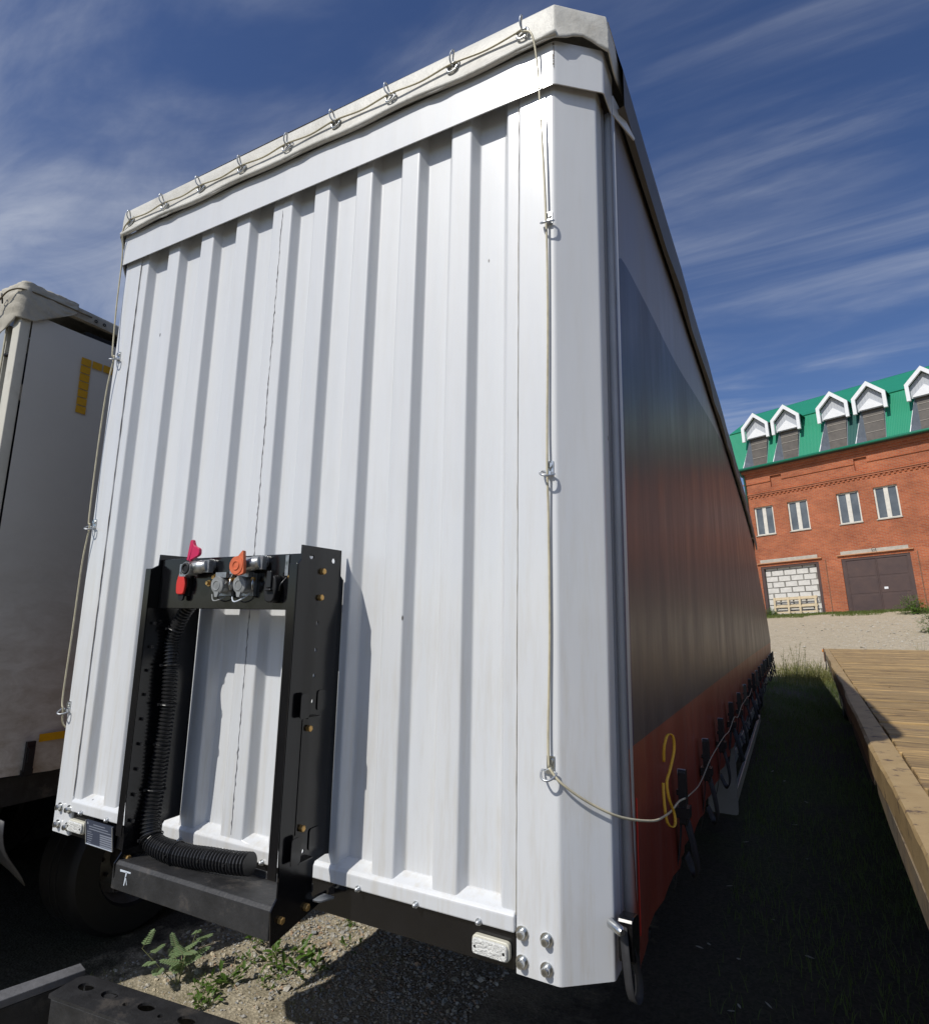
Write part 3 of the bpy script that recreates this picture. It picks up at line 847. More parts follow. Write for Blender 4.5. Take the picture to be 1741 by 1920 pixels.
# post eyes: riveted clip plus D-ring
def clip_mesh():
    m = MB()
    m.box(-0.011, 0.011, -0.004, 0, -0.014, 0.030)
    m.cyl((0, -0.004, 0.016), (0, -0.010, 0.016), 0.0085, 12)
    m.box(-0.008, 0.008, -0.016, -0.004, -0.014, -0.004)
    return m.mesh('rope_clip', ZINC, False)
def dring_mesh():
    pts = []
    for k in range(15):
        a = PI * k / 14
        pts.append((-0.021 * math.cos(a), -0.010 - 0.026 * math.sin(a), -0.010 - 0.020 * math.sin(a)))
    pts = [(-0.010, -0.010, -0.009)] + pts + [(0.010, -0.010, -0.009)]
    m = MB().tube(pts, 0.0032, 7)
    m.cyl((-0.021, -0.010, -0.010), (0.021, -0.010, -0.010), 0.0032, 7)
    return m.mesh('d_ring', GALV, True)
CL, DR = clip_mesh(), dring_mesh()
for x, z, tilt in ((1.136, 2.190, 0.15), (1.134, 1.360, 0.5), (1.131, 0.528, 0.2)):
    c = put('rope_clip', CL, T, (x, -0.0055, z))
    put('d_ring', DR, c, (x, -0.0055, z), rot=(tilt * -0.4, tilt * 0.6, 0))
for x, z in ((-1.121, 2.170), (-1.137, 1.325), (-1.152, 0.495)):
    c = put('rope_clip', CL, T, (x, -0.0055, z))
    put('d_ring', DR, c, (x, -0.0055, z), rot=(-0.2, 0.3, 0))
rope_top = []
for i, x in enumerate(ring_x):
    z = 2.898 + 0.012 * (x + 1.1) / 2.2
    rope_top.append((x, -0.058, z))
    if i < len(ring_x) - 1:
        xm = (x + ring_x[i + 1]) / 2
        rope_top.append((xm, -0.052, z - 0.004))
right = [(1.061, -0.058, 2.905), (1.098, -0.060, 2.87), (1.112, -0.046, 2.76), (1.118, -0.036, 2.60), (1.127, -0.026, 2.35), (1.131, -0.022, 2.20),
         (1.133, -0.018, 2.05), (1.133, -0.016, 1.8), (1.130, -0.018, 1.5), (1.131, -0.022, 1.36), (1.132, -0.016, 1.2), (1.133, -0.014, 0.9), (1.128, -0.018, 0.62), (1.131, -0.022, 0.53)]
low = [(1.131, -0.022, 0.53), (1.165, -0.020, 0.495), (1.223, 0.028, 0.445), (1.29, 0.10, 0.40), (1.345, 0.24, 0.362), (1.352, 0.393, 0.336), (1.348, 0.56, 0.312), (1.345, 0.72, 0.300), (1.352, 0.84, 0.285)]
low2 = [(1.352, 0.84, 0.285)]
for k in range(1, 7):
    y = BUCK_Y[k]
    low2 += [(1.350 + bulge(0.3) * twist(y), y - 0.36, 0.262 + random.uniform(-0.015, 0.015)), (1.355 + bulge(0.3) * twist(y), y, 0.285 + random.uniform(-0.01, 0.01))]
left = [(-1.097, -0.058, 2.893), (-1.150, -0.052, 2.85), (-1.165, -0.030, 2.72), (-1.162, -0.028, 2.45), (-1.140, -0.030, 2.19), (-1.128, -0.026, 2.165),
        (-1.150, -0.028, 2.0), (-1.162, -0.026, 1.7), (-1.150, -0.030, 1.36), (-1.14, -0.028, 1.32), (-1.165, -0.026, 1.15), (-1.176, -0.022, 0.85), (-1.172, -0.028, 0.55), (-1.157, -0.028, 0.49), (-1.19, 0.0, 0.42), (-1.26, 0.10, 0.36)]
MB().tube(spline(rope_top, 6), 0.0036, 7).build('lashing_rope', ROPE, T, smooth=True)
MB().tube(spline(right, 8), 0.0036, 7).build('lashing_rope', ROPE, T, smooth=True)
MB().tube(spline(low, 8), 0.0036, 7).build('lashing_rope', ROPE, T, smooth=True)
MB().tube(spline(low2, 5), 0.0028, 6).build('lashing_rope', mat('shaded_rope', (0.25, 0.21, 0.15), rough=0.5), T, smooth=True)  # same rope, its colour darkened for the shaded curtain side
MB().tube(spline(left, 8), 0.0036, 7).build('lashing_rope', ROPE, T, smooth=True)
# --- curtain buckles with straps
def buckle_mesh():
    m = MB()
    m.prism(fillet([(-0.024, 0.20), (0.024, 0.20), (0.018, 0.39), (-0.018, 0.39)], 0.010, 3, closed=True), 0.018, 0.046, 'x')
    m.box(0.006, 0.056, -0.028, 0.028, 0.225, 0.262)
    m.box(0.010, 0.046, -0.013, 0.013, 0.30, 0.318)
    m.cyl((0.03, -0.024, 0.262), (0.03, 0.024, 0.262), 0.006, 8)
    return m.mesh('curtain_buckle', mat('black_enamel_lever', (0.028, 0.027, 0.028), rough=0.3, metal=0.3), False)
def strap_mesh():
    m = MB()
    m.ribbon(spline([(0.022, 0, 0.25), (0.018, 0.001, 0.16), (0.008, -0.001, 0.08), (0.0, 0, 0.02), (-0.012, 0, -0.03)], 4), (0, 1, 0), 0.042, 0.003)
    m.ribbon(spline([(0.030, 0.004, 0.245), (0.050, 0.012, 0.17), (0.064, 0.05, 0.06), (0.056, 0.12, -0.01), (0.036, 0.18, -0.02), (0.010, 0.20, 0.03)], 6), (0.25, 1, 0.3), 0.048, 0.003)
    return m.mesh('strap', BLACKWEB, True)
def tip_mesh():
    return MB().prism(fillet([(-0.012, 0.368), (0.012, 0.368), (0.010, 0.392), (-0.010, 0.392)], 0.008, 3, closed=True), 0.016, 0.044, 'x').mesh('lever_tip', ZINC, False)
BK, SP, TP = buckle_mesh(), strap_mesh(), tip_mesh()
for y in BUCK_Y:
    p = (curtain_x(y, 0.3) + 0.002, y, random.uniform(-0.012, 0.01) - 0.01 * twist(y))
    rz = random.uniform(-0.12, 0.12)
    b_ = put('curtain_buckle', BK, T, p, rot=(0, 0, rz))
    put('strap', SP, b_, p, rot=(0, 0, random.uniform(-0.2, 0.2)))
    put('lever_tip', TP, b_, p)
# --- yellow loop, black loop, bolt at the foot of the pole
yl = spline([(1.335, 0.515, 0.47), (1.340, 0.505, 0.52), (1.350, 0.525, 0.556), (1.362, 0.550, 0.545), (1.362, 0.555, 0.50), (1.352, 0.525, 0.445), (1.345, 0.498, 0.41),
             (1.350, 0.50, 0.36), (1.358, 0.53, 0.315), (1.362, 0.525, 0.283), (1.356, 0.495, 0.278), (1.345, 0.475, 0.30), (1.338, 0.478, 0.36), (1.335, 0.49, 0.41)], 6)
MB().ribbon(yl, (1, 0.25, 0), 0.009, 0.002).build('yellow_strap', YELLOW, T, smooth=True)
bl = spline([(1.300, 0.06, 0.150), (1.310, 0.045, 0.08), (1.318, 0.045, 0.01), (1.325, 0.06, -0.018), (1.330, 0.09, -0.014), (1.326, 0.10, 0.03), (1.315, 0.085, 0.09), (1.305, 0.08, 0.150)], 6)
MB().ribbon(bl, (1, -0.4, 0), 0.024, 0.002).build('strap_loop', BLACKWEB, T, smooth=True)
MB().prism(fillet([(0.06, 0.06), (0.135, 0.06), (0.135, 0.16), (0.06, 0.17)], 0.02, 4, closed=True), 1.285, 1.325, 'x').build('pole_tensioner', BLACK, T, bevel=0.003)
MB().tube([(1.272, 0.05, 0.155), (1.305, 0.02, 0.155), (1.310, 0.015, 0.155)], [0.013, 0.012, 0.007], 12).build('bolt', ZINC, T, smooth=True, angle=40)
# --- side guard
for z0 in (-0.12, -0.42):
    MB().box(1.24, 1.27, 4.05, 8.9, z0 - 0.10, z0).build('side_guard_rail', GALV, T, bevel=0.004)
for y in (4.1, 6.4, 8.7):
    MB().box(1.17, 1.239, y, y + 0.09, -0.62, 0.09).build('side_guard_post', BLACKM if y > 5 else GALV, T, bevel=0.003)
MB().prism(fillet([(1.05, -0.60), (1.275, -0.60), (1.275, 0.02), (1.05, 0.02)], 0.02, 3, closed=True), 4.0, 4.045, 'y').build('side_guard_end', mat('grey_guard_plate', (0.20, 0.205, 0.215), rough=0.5, var=0.1), T)

# --- hose carrier frame on the front wall
XR, XL = 0.372, -0.352
def sheet_x(x0, sgn):
    return lambda u, v, t: (x0 + sgn * t, u, v)
outR = [(-0.216, 1.146), (-0.024, 1.148), (-0.022, 1.06), (-0.006, 1.046), (-0.004, 0.172), (-0.022, 0.176), (-0.068, 0.170), (-0.075, 0.16), (-0.075, 0.076), (-0.066, 0.066), (-0.004, 0.064), (-0.004, 0.045),
        (-0.236, -0.002), (-0.244, 0.09), (-0.222, 0.118), (-0.220, 0.16), (-0.228, 0.30), (-0.228, 1.085), (-0.216, 1.10)]
hR = [ell(-0.170, 1.112, 0.011, 0.008), ell(-0.062, 1.108, 0.010, 0.009)]
for z in (0.90, 0.815, 0.735, 0.655, 0.215):
    hR.append(ell(-0.125, z, 0.0055, 0.007, 10))
pR = plate('frame_plate', outR, hR, 0.005, BLACK, T, sheet_x(XR, 1))
outL = [(-0.200, 1.140), (-0.024, 1.144), (-0.022, 1.06), (-0.006, 1.046), (-0.004, 0.172), (-0.068, 0.170), (-0.075, 0.16), (-0.075, 0.076), (-0.066, 0.066), (-0.004, 0.064), (-0.004, 0.045),
        (-0.236, -0.012), (-0.244, 0.08), (-0.222, 0.108), (-0.220, 0.16), (-0.228, 0.30), (-0.228, 1.085), (-0.202, 1.10)]
hL = [ell(-0.165, 1.105, 0.013, 0.008), ell(-0.062, 1.108, 0.010, 0.009)]
pL = plate('frame_plate', outL, hL, 0.005, BLACK, T, sheet_x(XL, 1))
# flanges along the front edges
MB().box(XR - 0.030, XR + 0.004, -0.233, -0.2285, 0.165, 1.085).build('flange', BLACK, pR, bevel=0.0015)
MB().box(XL - 0.026, XL + 0.004, -0.233, -0.2285, 0.16, 1.085).build('flange', BLACK, pL, bevel=0.0015)
# hexagon bolts on the outer plate
HB = MB().tube([(0.005, 0, 0), (0.016, 0, 0), (0.018, 0, 0)], [0.0105, 0.0105, 0.008], 6).mesh('hex_bolt', BRASS)
for y, z in ((-0.118, 1.068), (-0.122, 0.982), (-0.138, 0.575), (-0.142, 0.285), (-0.100, 0.052), (-0.205, 0.056)):
    put('hex_bolt', HB, pR, (XR, y, z), rot=(random.uniform(0, 1), 0, 0))
put('hex_bolt', HB, pL, (XL - 0.002, -0.200, 0.085))
# folded cable hooks (two pairs) on the outer plate
for zc, flip in ((0.645, 1), (0.23, 1)):
    h = MB()
    h.prism(fillet([(-0.195, zc - 0.035), (-0.155, zc - 0.035), (-0.155, zc + 0.040), (-0.195, zc + 0.040)], 0.010, 3, closed=True), XR + 0.020, XR + 0.023, 'x')
    h.box(XR + 0.005, XR + 0.023, -0.160, -0.100, zc - 0.038, zc - 0.034)
    h.prism(fillet([(-0.105, zc - 0.020), (-0.060, zc - 0.020), (-0.060, zc + 0.042), (-0.105, zc + 0.042)], 0.010, 3, closed=True), XR + 0.0055, XR + 0.009, 'x')
    h.build('cable_hook', BLACK, pR)
MB().box(XR + 0.0052, XR + 0.0072, -0.166, -0.161, 0.27, 0.605).build('plate_rib', BLACK, pR)
# zip-tie stubs along the left plate
for k in range(9):
    z = 0.88 - k * 0.085
    MB().box(XL + 0.005, XL + 0.020, -0.205, -0.198, z, z + 0.010).build('cable_tie_tail', PLASTIC, pL)
# cross plate with the couplings
MB().box(XL + 0.006, XR - 0.004, -0.190, -0.185, 0.940, 1.122).box(XL + 0.006, XR - 0.004, -0.184, -0.150, 1.116, 1.122).build('cross_plate', BLACK, T, bevel=0.002)
MB().box(0.286, 0.300, -0.194, -0.1905, 1.05, 1.118).build('tie_strip', ALU, T)
YF = -0.191
def palm_coupling(x, z, capmat, cap):
    c = MB()
    c.tube([(x + 0.050, YF, z + 0.016), (x + 0.050, YF - 0.012, z + 0.016)], 0.022, 16)
    c.box(x + 0.020, x + 0.070, YF - 0.030, YF - 0.010, z - 0.012, z + 0.032)
    c.tube(spline([(x + 0.055, YF - 0.024, z + 0.012), (x + 0.020, YF - 0.032, z + 0.006), (x - 0.025, YF - 0.034, z), (x - 0.055, YF - 0.034, z - 0.010)], 5), [0.020] * 3 + [0.024] * 4 + [0.026] * 4 + [0.022] * 3 + [0.016] * 2, 12)
    c.box(x - 0.062, x - 0.028, YF - 0.046, YF - 0.026, z - 0.026, z + 0.018)
    c.tube([(x - 0.004, YF - 0.040, z), (x - 0.004, YF - 0.066, z)], 0.024, 18)
    o_ = c.build('air_coupling', ALU, T, smooth=True, angle=40)
    MB().torus((x - 0.004, YF - 0.066, z), 0.016, 0.005, (0, 1, 0)).build('seal_ring', RUBBER, o_, smooth=True)
    MB().cyl((x - 0.004, YF - 0.064, z), (x - 0.004, YF - 0.0665, z), 0.012, 14).build('coupling_bore', RUBBER, o_)
    if cap == 'up':
        q = fillet([(x - 0.012, z + 0.024), (x + 0.004, z + 0.030), (x + 0.052, z + 0.048), (x + 0.050, z + 0.072), (x + 0.022, z + 0.080), (x + 0.010, z + 0.105), (x + 0.000, z + 0.100)], 0.010, 4, closed=True)
        q = [(a - 0.014 if b > z + 0.03 else a, b) for a, b in q]
        MB().prism(q, YF - 0.050, YF - 0.038, 'y').build('cover_flap', capmat, o_, smooth=True, angle=40, bevel=0.002)
    else:
        dsc = MB().tube([(x + 0.004, YF - 0.067, z - 0.002), (x + 0.004, YF - 0.080, z - 0.002)], [0.034, 0.030], 20)
        dsc.prism(fillet([(x + 0.000, z + 0.020), (x + 0.030, z + 0.050), (x + 0.040, z - 0.028), (x + 0.012, z - 0.036)], 0.008, 3, closed=True), YF - 0.078, YF - 0.067, 'y')
        dsc.torus((x + 0.004, YF - 0.080, z - 0.002), 0.014, 0.003, (0, 1, 0))
        dsc.build('cover_flap', capmat, o_, smooth=True, angle=40)
    return o_
palm_coupling(-0.118, 1.078, PINKPL, 'up')
palm_coupling(0.140, 1.083, ORANGEPL, 'down')
# red oval cap hanging from a socket at far left
so_ = MB().tube([(-0.195, YF, 1.03), (-0.195, YF - 0.016, 1.03)], 0.030, 16).box(-0.222, -0.168, YF - 0.006, YF, 0.985, 1.065).build('socket', RUBBER, T, smooth=True, angle=40)
MB().prism(fillet([(-0.216, 0.990), (-0.176, 0.990), (-0.170, 1.030), (-0.184, 1.066), (-0.210, 1.066), (-0.220, 1.03)], 0.012, 4, closed=True), YF - 0.026, YF - 0.016, 'y').build('socket_lid', REDPL, so_, bevel=0.003)
MB().prism(fillet([(-0.208, 0.968), (-0.184, 0.968), (-0.180, 0.992), (-0.212, 0.992)], 0.010, 3, closed=True), YF - 0.020, YF - 0.012, 'y').build('lid_tab', RUBBER, so_)
# two grey electric sockets
for x in (0.018, 0.125):
    s_ = MB().box(x - 0.034, x + 0.036, YF - 0.012, YF, 0.985, 1.060).tube([(x, YF - 0.012, 1.022), (x, YF - 0.034, 1.022)], [0.030, 0.027], 18)
    s_.box(x - 0.022, x + 0.030, YF - 0.034, YF - 0.010, 1.046, 1.064)
    s_ = s_.build('socket', ALU, T, smooth=True, angle=40)
    ld = MB().tube([(x - 0.002, YF - 0.035, 1.020), (x - 0.002, YF - 0.042, 1.019), (x - 0.002, YF - 0.044, 1.019)], [0.030, 0.029, 0.022], 20)
    ld.prism([(x - 0.014, 1.000), (x + 0.010, 1.000), (x + 0.004, 0.980), (x - 0.008, 0.980)], YF - 0.043, YF - 0.035, 'y')
    ld.torus((x - 0.002, YF - 0.044, 1.019), 0.016, 0.0022, (0, 1, 0))
    ld.build('socket_lid', GREYPL, s_, smooth=True, angle=40)
    MB().tube([(x + 0.036, YF - 0.012, 1.040), (x + 0.036, YF - 0.022, 1.040)], 0.007, 6).build('hex_nut', BRASS, s_)
    MB().tube([(x + 0.030, YF - 0.012, 1.060), (x + 0.046, YF - 0.030, 1.020), (x + 0.034, YF - 0.014, 0.998)], 0.003, 6).build('hinge_wire', ZINC, s_, smooth=True)
# black oval socket
ov = fillet([(0.232, 0.962), (0.268, 0.962), (0.280, 1.010), (0.270, 1.052), (0.234, 1.052), (0.222, 1.010)], 0.018, 4, closed=True)
s_ = MB().prism(ov, YF - 0.030, YF, 'y').build('socket', RUBBER, T, smooth=True, angle=40, bevel=0.004)
MB().box(0.242, 0.262, YF - 0.038, YF - 0.031, 1.010, 1.064).box(0.238, 0.266, YF - 0.042, YF - 0.031, 1.000, 1.006).build('socket_latch', PLASTIC, s_, bevel=0.002)
# small bolts on the cross plate and thin wires
SB = MB().cyl((0, 0, 0), (0, -0.003, 0), 0.012, 12).cyl((0, -0.003, 0), (0, -0.013, 0), 0.007, 6).mesh('hex_nut', BRASS)
for x, z in ((-0.075, 1.030), (-0.045, 1.050), (0.316, 1.045), (0.070, 1.040)):
    put('hex_nut', SB, T, (x, YF + 0.0005, z))
MB().tube(spline([(-0.05, YF - 0.004, 0.99), (-0.02, YF - 0.02, 0.968), (0.02, YF - 0.02, 0.975), (0.03, YF - 0.004, 0.99)], 6), 0.0025, 6).build('thin_wire', GREYPL, T, smooth=True)
MB().tube(spline([(0.05, YF - 0.004, 0.985), (0.08, YF - 0.02, 0.965), (0.12, YF - 0.02, 0.975), (0.15, YF - 0.006, 1.0)], 6), 0.0025, 6).build('thin_wire', CHALK, T, smooth=True)
MB().tube(spline([(0.310, YF - 0.014, 1.045), (0.300, YF - 0.03, 1.02), (0.285, YF - 0.02, 1.0)], 6), 0.003, 6).build('thin_wire', PLASTIC, T, smooth=True)
# step beam below, bent from thick sheet
sb = MB()
sprof = [(-0.240, 0.012), (-0.240, 0.090), (-0.230, 0.100), (-0.070, 0.084), (-0.066, 0.102), (-0.060, 0.102), (-0.060, 0.078), (-0.226, 0.092), (-0.233, 0.086), (-0.233, 0.012)]
k = len(sprof)
vs = [(XL - 0.008, y, z - 0.012) for y, z in sprof] + [(XR - 0.002, y, z) for y, z in sprof]
sb.add(vs, [(i, (i + 1) % k, k + (i + 1) % k, k + i) for i in range(k)] + [tuple(range(k - 1, -1, -1)), tuple(range(k, 2 * k))])
stp = sb.build('step_beam', BLACKM, T, bevel=0.002)
# chalk letter T on it
ch = MB()
def stroke(p, q, w):
    p = Vector(p); q = Vector(q); d = (q - p).normalized(); n_ = Vector((-d.y, d.x)) * w
    c4 = [p - n_, q - n_ * 0.7, q + n_ * 0.7, p + n_]
    ch.add([(a.x, -0.2408, a.y) for a in c4], [(0, 1, 2, 3)])
stroke((-0.318, 0.064), (-0.262, 0.066), 0.0035)
stroke((-0.284, 0.064), (-0.291, 0.022), 0.003)
stroke((-0.286, 0.050), (-0.276, 0.026), 0.0015)
ch.build('chalk_letter', CHALK, stp)
# corrugated hose
hp = spline([(-0.245, -0.120, 0.965), (-0.285, -0.125, 0.915), (-0.325, -0.130, 0.820), (-0.312, -0.135, 0.72), (-0.310, -0.130, 0.60), (-0.318, -0.130, 0.45), (-0.328, -0.130, 0.32), (-0.330, -0.138, 0.21),
             (-0.300, -0.145, 0.135), (-0.215, -0.150, 0.118), (-0.120, -0.145, 0.117), (-0.02, -0.135, 0.123), (0.08, -0.125, 0.127), (0.150, -0.115, 0.133)], 30)
# resample at constant pitch
acc = [hp[0]]; step = 0.0034
for p in hp[1:]:
    while (p - acc[-1]).length >= step:
        acc.append(acc[-1] + (p - acc[-1]).normalized() * step)
rad = []
for i in range(len(acc)):
    u = i / len(acc)
    r = 0.023 + 0.009 * max(0, min(1, (u - 0.35) / 0.3))
    rad.append(r + (0.0034 if i % 4 in (0, 1) else -0.0036))
MB().tube(acc, rad, 18).build('corrugated_hose', PLASTIC, T)
for i in (36, 76, 117, 158, 204, 252, 296, 338, 370):
    if i < len(acc) - 1:
        d = (acc[i + 1] - acc[i]).normalized()
        ct = MB().torus(acc[i], rad[i] + 0.003, 0.0022, d, 18, 5)
        ct.box(acc[i].x - 0.010, acc[i].x - 0.004, acc[i].y - rad[i] - 0.012, acc[i].y - rad[i], acc[i].z - 0.002, acc[i].z + 0.006)
        ct.build('cable_tie', PLASTIC, T)
# small galvanised bracket beside the frame
MB().prism(fillet([(XR + 0.006, -0.075), (XR + 0.035, -0.07), (XR + 0.055, -0.02), (XR + 0.006, -0.02)], 0.008, 3, closed=True), 0.058, 0.062).build('small_bracket', GALV, T)

# ================================================================== NEIGHBOURING TRAILER (left)
LX = -2.10
T2 = thing('semi_trailer', (-3.35, 6.5, GZ), 'dirty grey curtain trailer parked on the left with yellow reflective squares', 'trailer')
def old_curtain():
    m = bpy.data.materials.new('dirty_grey_curtain')
    m.use_nodes = True
    nt = m.node_tree
    b = nt.nodes['Principled BSDF']
    b.inputs['Roughness'].default_value = 0.55
    t = N(nt, 'ShaderNodeTexCoord')
    a = N(nt, 'ShaderNodeTexNoise', i={'Scale': 1.5, 'Detail': 8.0, 'Roughness': 0.65}); L(nt, t.outputs['Object'], a.inputs['Vector'])
    mp_ = N(nt, 'ShaderNodeMapping'); mp_.inputs['Scale'].default_value = (1, 3.0, 6.0); L(nt, t.outputs['Object'], mp_.inputs[0])
    a2 = N(nt, 'ShaderNodeTexNoise', i={'Scale': 2.0, 'Detail': 8.0, 'Roughness': 0.7, 'Distortion': 0.5}); L(nt, mp_.outputs[0], a2.inputs['Vector'])
    sp = N(nt, 'ShaderNodeSeparateXYZ'); L(nt, t.outputs['Object'], sp.inputs[0])
    c1 = N(nt, 'ShaderNodeMix', data_type='RGBA'); c1.inputs['A'].default_value = (0.52, 0.50, 0.45, 1); c1.inputs['B'].default_value = (0.66, 0.63, 0.57, 1); L(nt, a.outputs[0], c1.inputs['Factor'])
    # dried road spray on the lower half
    gz_ = N(nt, 'ShaderNodeMapRange', i={1: 0.0, 2: 1.5, 3: 0.9, 4: 0.0}); L(nt, sp.outputs['Z'], gz_.inputs[0])
    g2 = N(nt, 'ShaderNodeMapRange', i={1: 0.35, 2: 0.65}); L(nt, a2.outputs[0], g2.inputs[0])
    mg = N(nt, 'ShaderNodeMath', operation='MULTIPLY'); L(nt, gz_.outputs[0], mg.inputs[0]); L(nt, g2.outputs[0], mg.inputs[1])
    c2 = N(nt, 'ShaderNodeMix', data_type='RGBA'); L(nt, c1.outputs['Result'], c2.inputs['A']); c2.inputs['B'].default_value = (0.32, 0.265, 0.20, 1); L(nt, mg.outputs[0], c2.inputs['Factor'])
    L(nt, c2.outputs['Result'], b.inputs['Base Color'])
    bp = N(nt, 'ShaderNodeBump', i={'Strength': 0.25, 'Distance': 0.03}); L(nt, a.outputs[0], bp.inputs['Height']); L(nt, bp.outputs[0], b.inputs['Normal'])
    return m
OLDC = old_curtain()
CREAM = mat('cream_post_paint', (0.62, 0.59, 0.50), rough=0.45, var=0.08, vscale=5, dirt=(0.40, 0.35, 0.26), dirtscale=4, dirtlim=(0.6, 0.85))
m = MB(); vs = []
ys = [0.03 + k * 0.15 for k in range(88)]
zz = [0.02, 0.10, 0.2, 0.35, 0.7, 1.2, 1.8, 2.3, 2.66]
for y in ys:
    for z in zz:
        wv = 0.006 * math.sin(y * 8 + z) + 0.012 * math.sin(y * 8.5) * max(0, 1 - z / 0.3)
        vs.append((LX + wv, y, z + (0.012 * math.sin(y * 9) if z < 0.05 else 0)))
nz = len(zz)
m.add(vs, [(j * nz + i, j * nz + i + 1, (j + 1) * nz + i + 1, (j + 1) * nz + i) for j in range(len(ys) - 1) for i in range(nz - 1)])
m.build('side_curtain', OLDC, T2, smooth=True)
MB().box(-4.60, LX - 0.03, 0.35, 13.0, 0.0, 2.70).build('cargo_box', mat('dark_inside', (0.02, 0.02, 0.022), rough=0.9), T2)
MB().prism(fillet([(LX - 0.002, 0.025), (LX - 0.002, -0.030), (LX - 0.075, -0.034), (LX - 0.08, 0.03)], 0.006, 3, closed=True), 0.0, 2.655).build('corner_post', CREAM, T2, smooth=True, angle=40)
MB().cyl((LX - 0.094, -0.005, 0.0), (LX - 0.094, -0.005, 2.62), 0.010, 10).build('door_rod', BLACKM, T2, smooth=True)
MB().box(-4.62, LX - 0.105, 0.02, 0.06, 0.0, 2.66).build('front_wall', mat('blue_grey_panel', (0.33, 0.36, 0.40), rough=0.4, var=0.1, vscale=3), T2)
MB().box(LX - 0.19, LX - 0.155, -0.020, 0.016, 0.0, 2.6).build('wall_rib', CREAM, T2)
MB().tube(spline([(LX - 0.14, -0.035, 2.60), (LX - 0.125, -0.040, 2.2), (LX - 0.135, -0.04, 1.7), (LX - 0.13, -0.035, 0.4)], 6), 0.006, 6).build('lashing_rope', ROPE, T2, smooth=True)
for z in (2.40, 1.98):
    MB().box(LX - 0.155, LX - 0.088, -0.028, -0.006, z, z + 0.012).build('rod_keeper', BLACKM, T2)
# roof edge, black gap below
rr_ = MB(); vs = []
ys = [-0.035 + k * 0.3 for k in range(45)]
for y in ys:
    wv = 0.004 * math.sin(y * 7)
    vs += [(LX - 0.9, y, 2.875), (LX - 0.10, y, 2.845 + wv), (LX + 0.006, y, 2.815 + wv), (LX + 0.012, y, 2.79), (LX + 0.006, y, 2.748 + wv), (LX - 0.02, y, 2.745)]
rr_.add(vs, [(j * 6 + i, j * 6 + i + 1, j * 6 + 7 + i, j * 6 + 6 + i) for j in range(len(ys) - 1) for i in range(5)])
rr_.build('roof_edge', mat('old_canvas', (0.43, 0.40, 0.33), rough=0.75, var=0.1, vscale=6, dirt=(0.20, 0.18, 0.14), dirtscale=5, dirtlim=(0.5, 0.75), bump=0.3, bscale=14), T2, smooth=True, angle=60)
MB().box(-4.6, LX - 0.9, -0.02, 13.0, 2.68, 2.874).build('roof', TARP, T2)
for y in (0.375, 0.43):
    MB().torus((LX + 0.012, y, 2.775), 0.008, 0.003, (1, 0, 0), 12, 5).build('roof_eyelet', BLACKM, T2, smooth=True)
# crumpled canvas flap wrapped over the corner
fl = MB(); vs = []
pth = []
for k in range(15):
    pth.append(Vector((LX - 0.30 + 0.30 * k / 14, -0.045)))
for k in range(1, 15):
    pth.append(Vector((LX + 0.014, -0.045 + 0.30 * k / 14)))
pth = [pth[i // 2].lerp(pth[min(i // 2 + 1, len(pth) - 1)], 0.5 * (i % 2)) for i in range(2 * len(pth) - 1)]
nfl = len(pth); rows = 22
for r in range(rows):
    t = r / (rows - 1)
    for i, p in enumerate(pth):
        u = i / (nfl - 1)
        zl = 2.60 + (0.06 * (0.5 - u) if u < 0.5 else 0) - 0.0 + max(0, (u - 0.62)) * 0.42 + (-(0.5 - u) * 0.30 if u < 0.45 else 0)
        z = 2.83 + (zl - 2.83) * t
        cr = 0.55 * (0.010 * abs(math.sin(9 * u + 7 * t + 2 * math.sin(5 * t))) + 0.008 * abs(math.sin(23 * u - 11 * t + 1.5 * math.sin(9 * u))) + 0.004 * abs(math.sin(41 * u + 29 * t)))
        if u < 0.5:
            vs.append((p.x, p.y - 0.012 * math.sin(t * PI) - cr, z + cr * 0.3))
        else:
            vs.append((p.x + 0.006 * math.sin(t * PI) + cr, p.y, z + cr * 0.3))
fl.add(vs, [(j * nfl + i, j * nfl + i + 1, (j + 1) * nfl + i + 1, (j + 1) * nfl + i) for j in range(rows - 1) for i in range(nfl - 1)])
o = fl.build('corner_canvas_flap', mat('old_canvas', (0.43, 0.40, 0.33), rough=0.75, var=0.1, vscale=6, dirt=(0.20, 0.18, 0.14), dirtscale=5, dirtlim=(0.5, 0.75), bump=0.3, bscale=14), T2, smooth=True)
so = o.modifiers.new('sheet', 'SOLIDIFY'); so.thickness = 0.003
MB().torus((LX - 0.135, -0.085, 2.735), 0.020, 0.004, (0.4, 1, 0.2), 16, 6, sy=1.4).build('staple_loop', BLACKM, T2, smooth=True)
MB().tube(spline([(LX - 0.3, -0.09, 2.60), (LX - 0.135, -0.098, 2.715), (LX - 0.03, -0.085, 2.765), (LX + 0.024, 0.0, 2.778), (LX + 0.024, 0.34, 2.782)], 6), 0.005, 6).build('flap_cord', mat('brown_cord', (0.16, 0.13, 0.08), rough=0.8), T2, smooth=True)
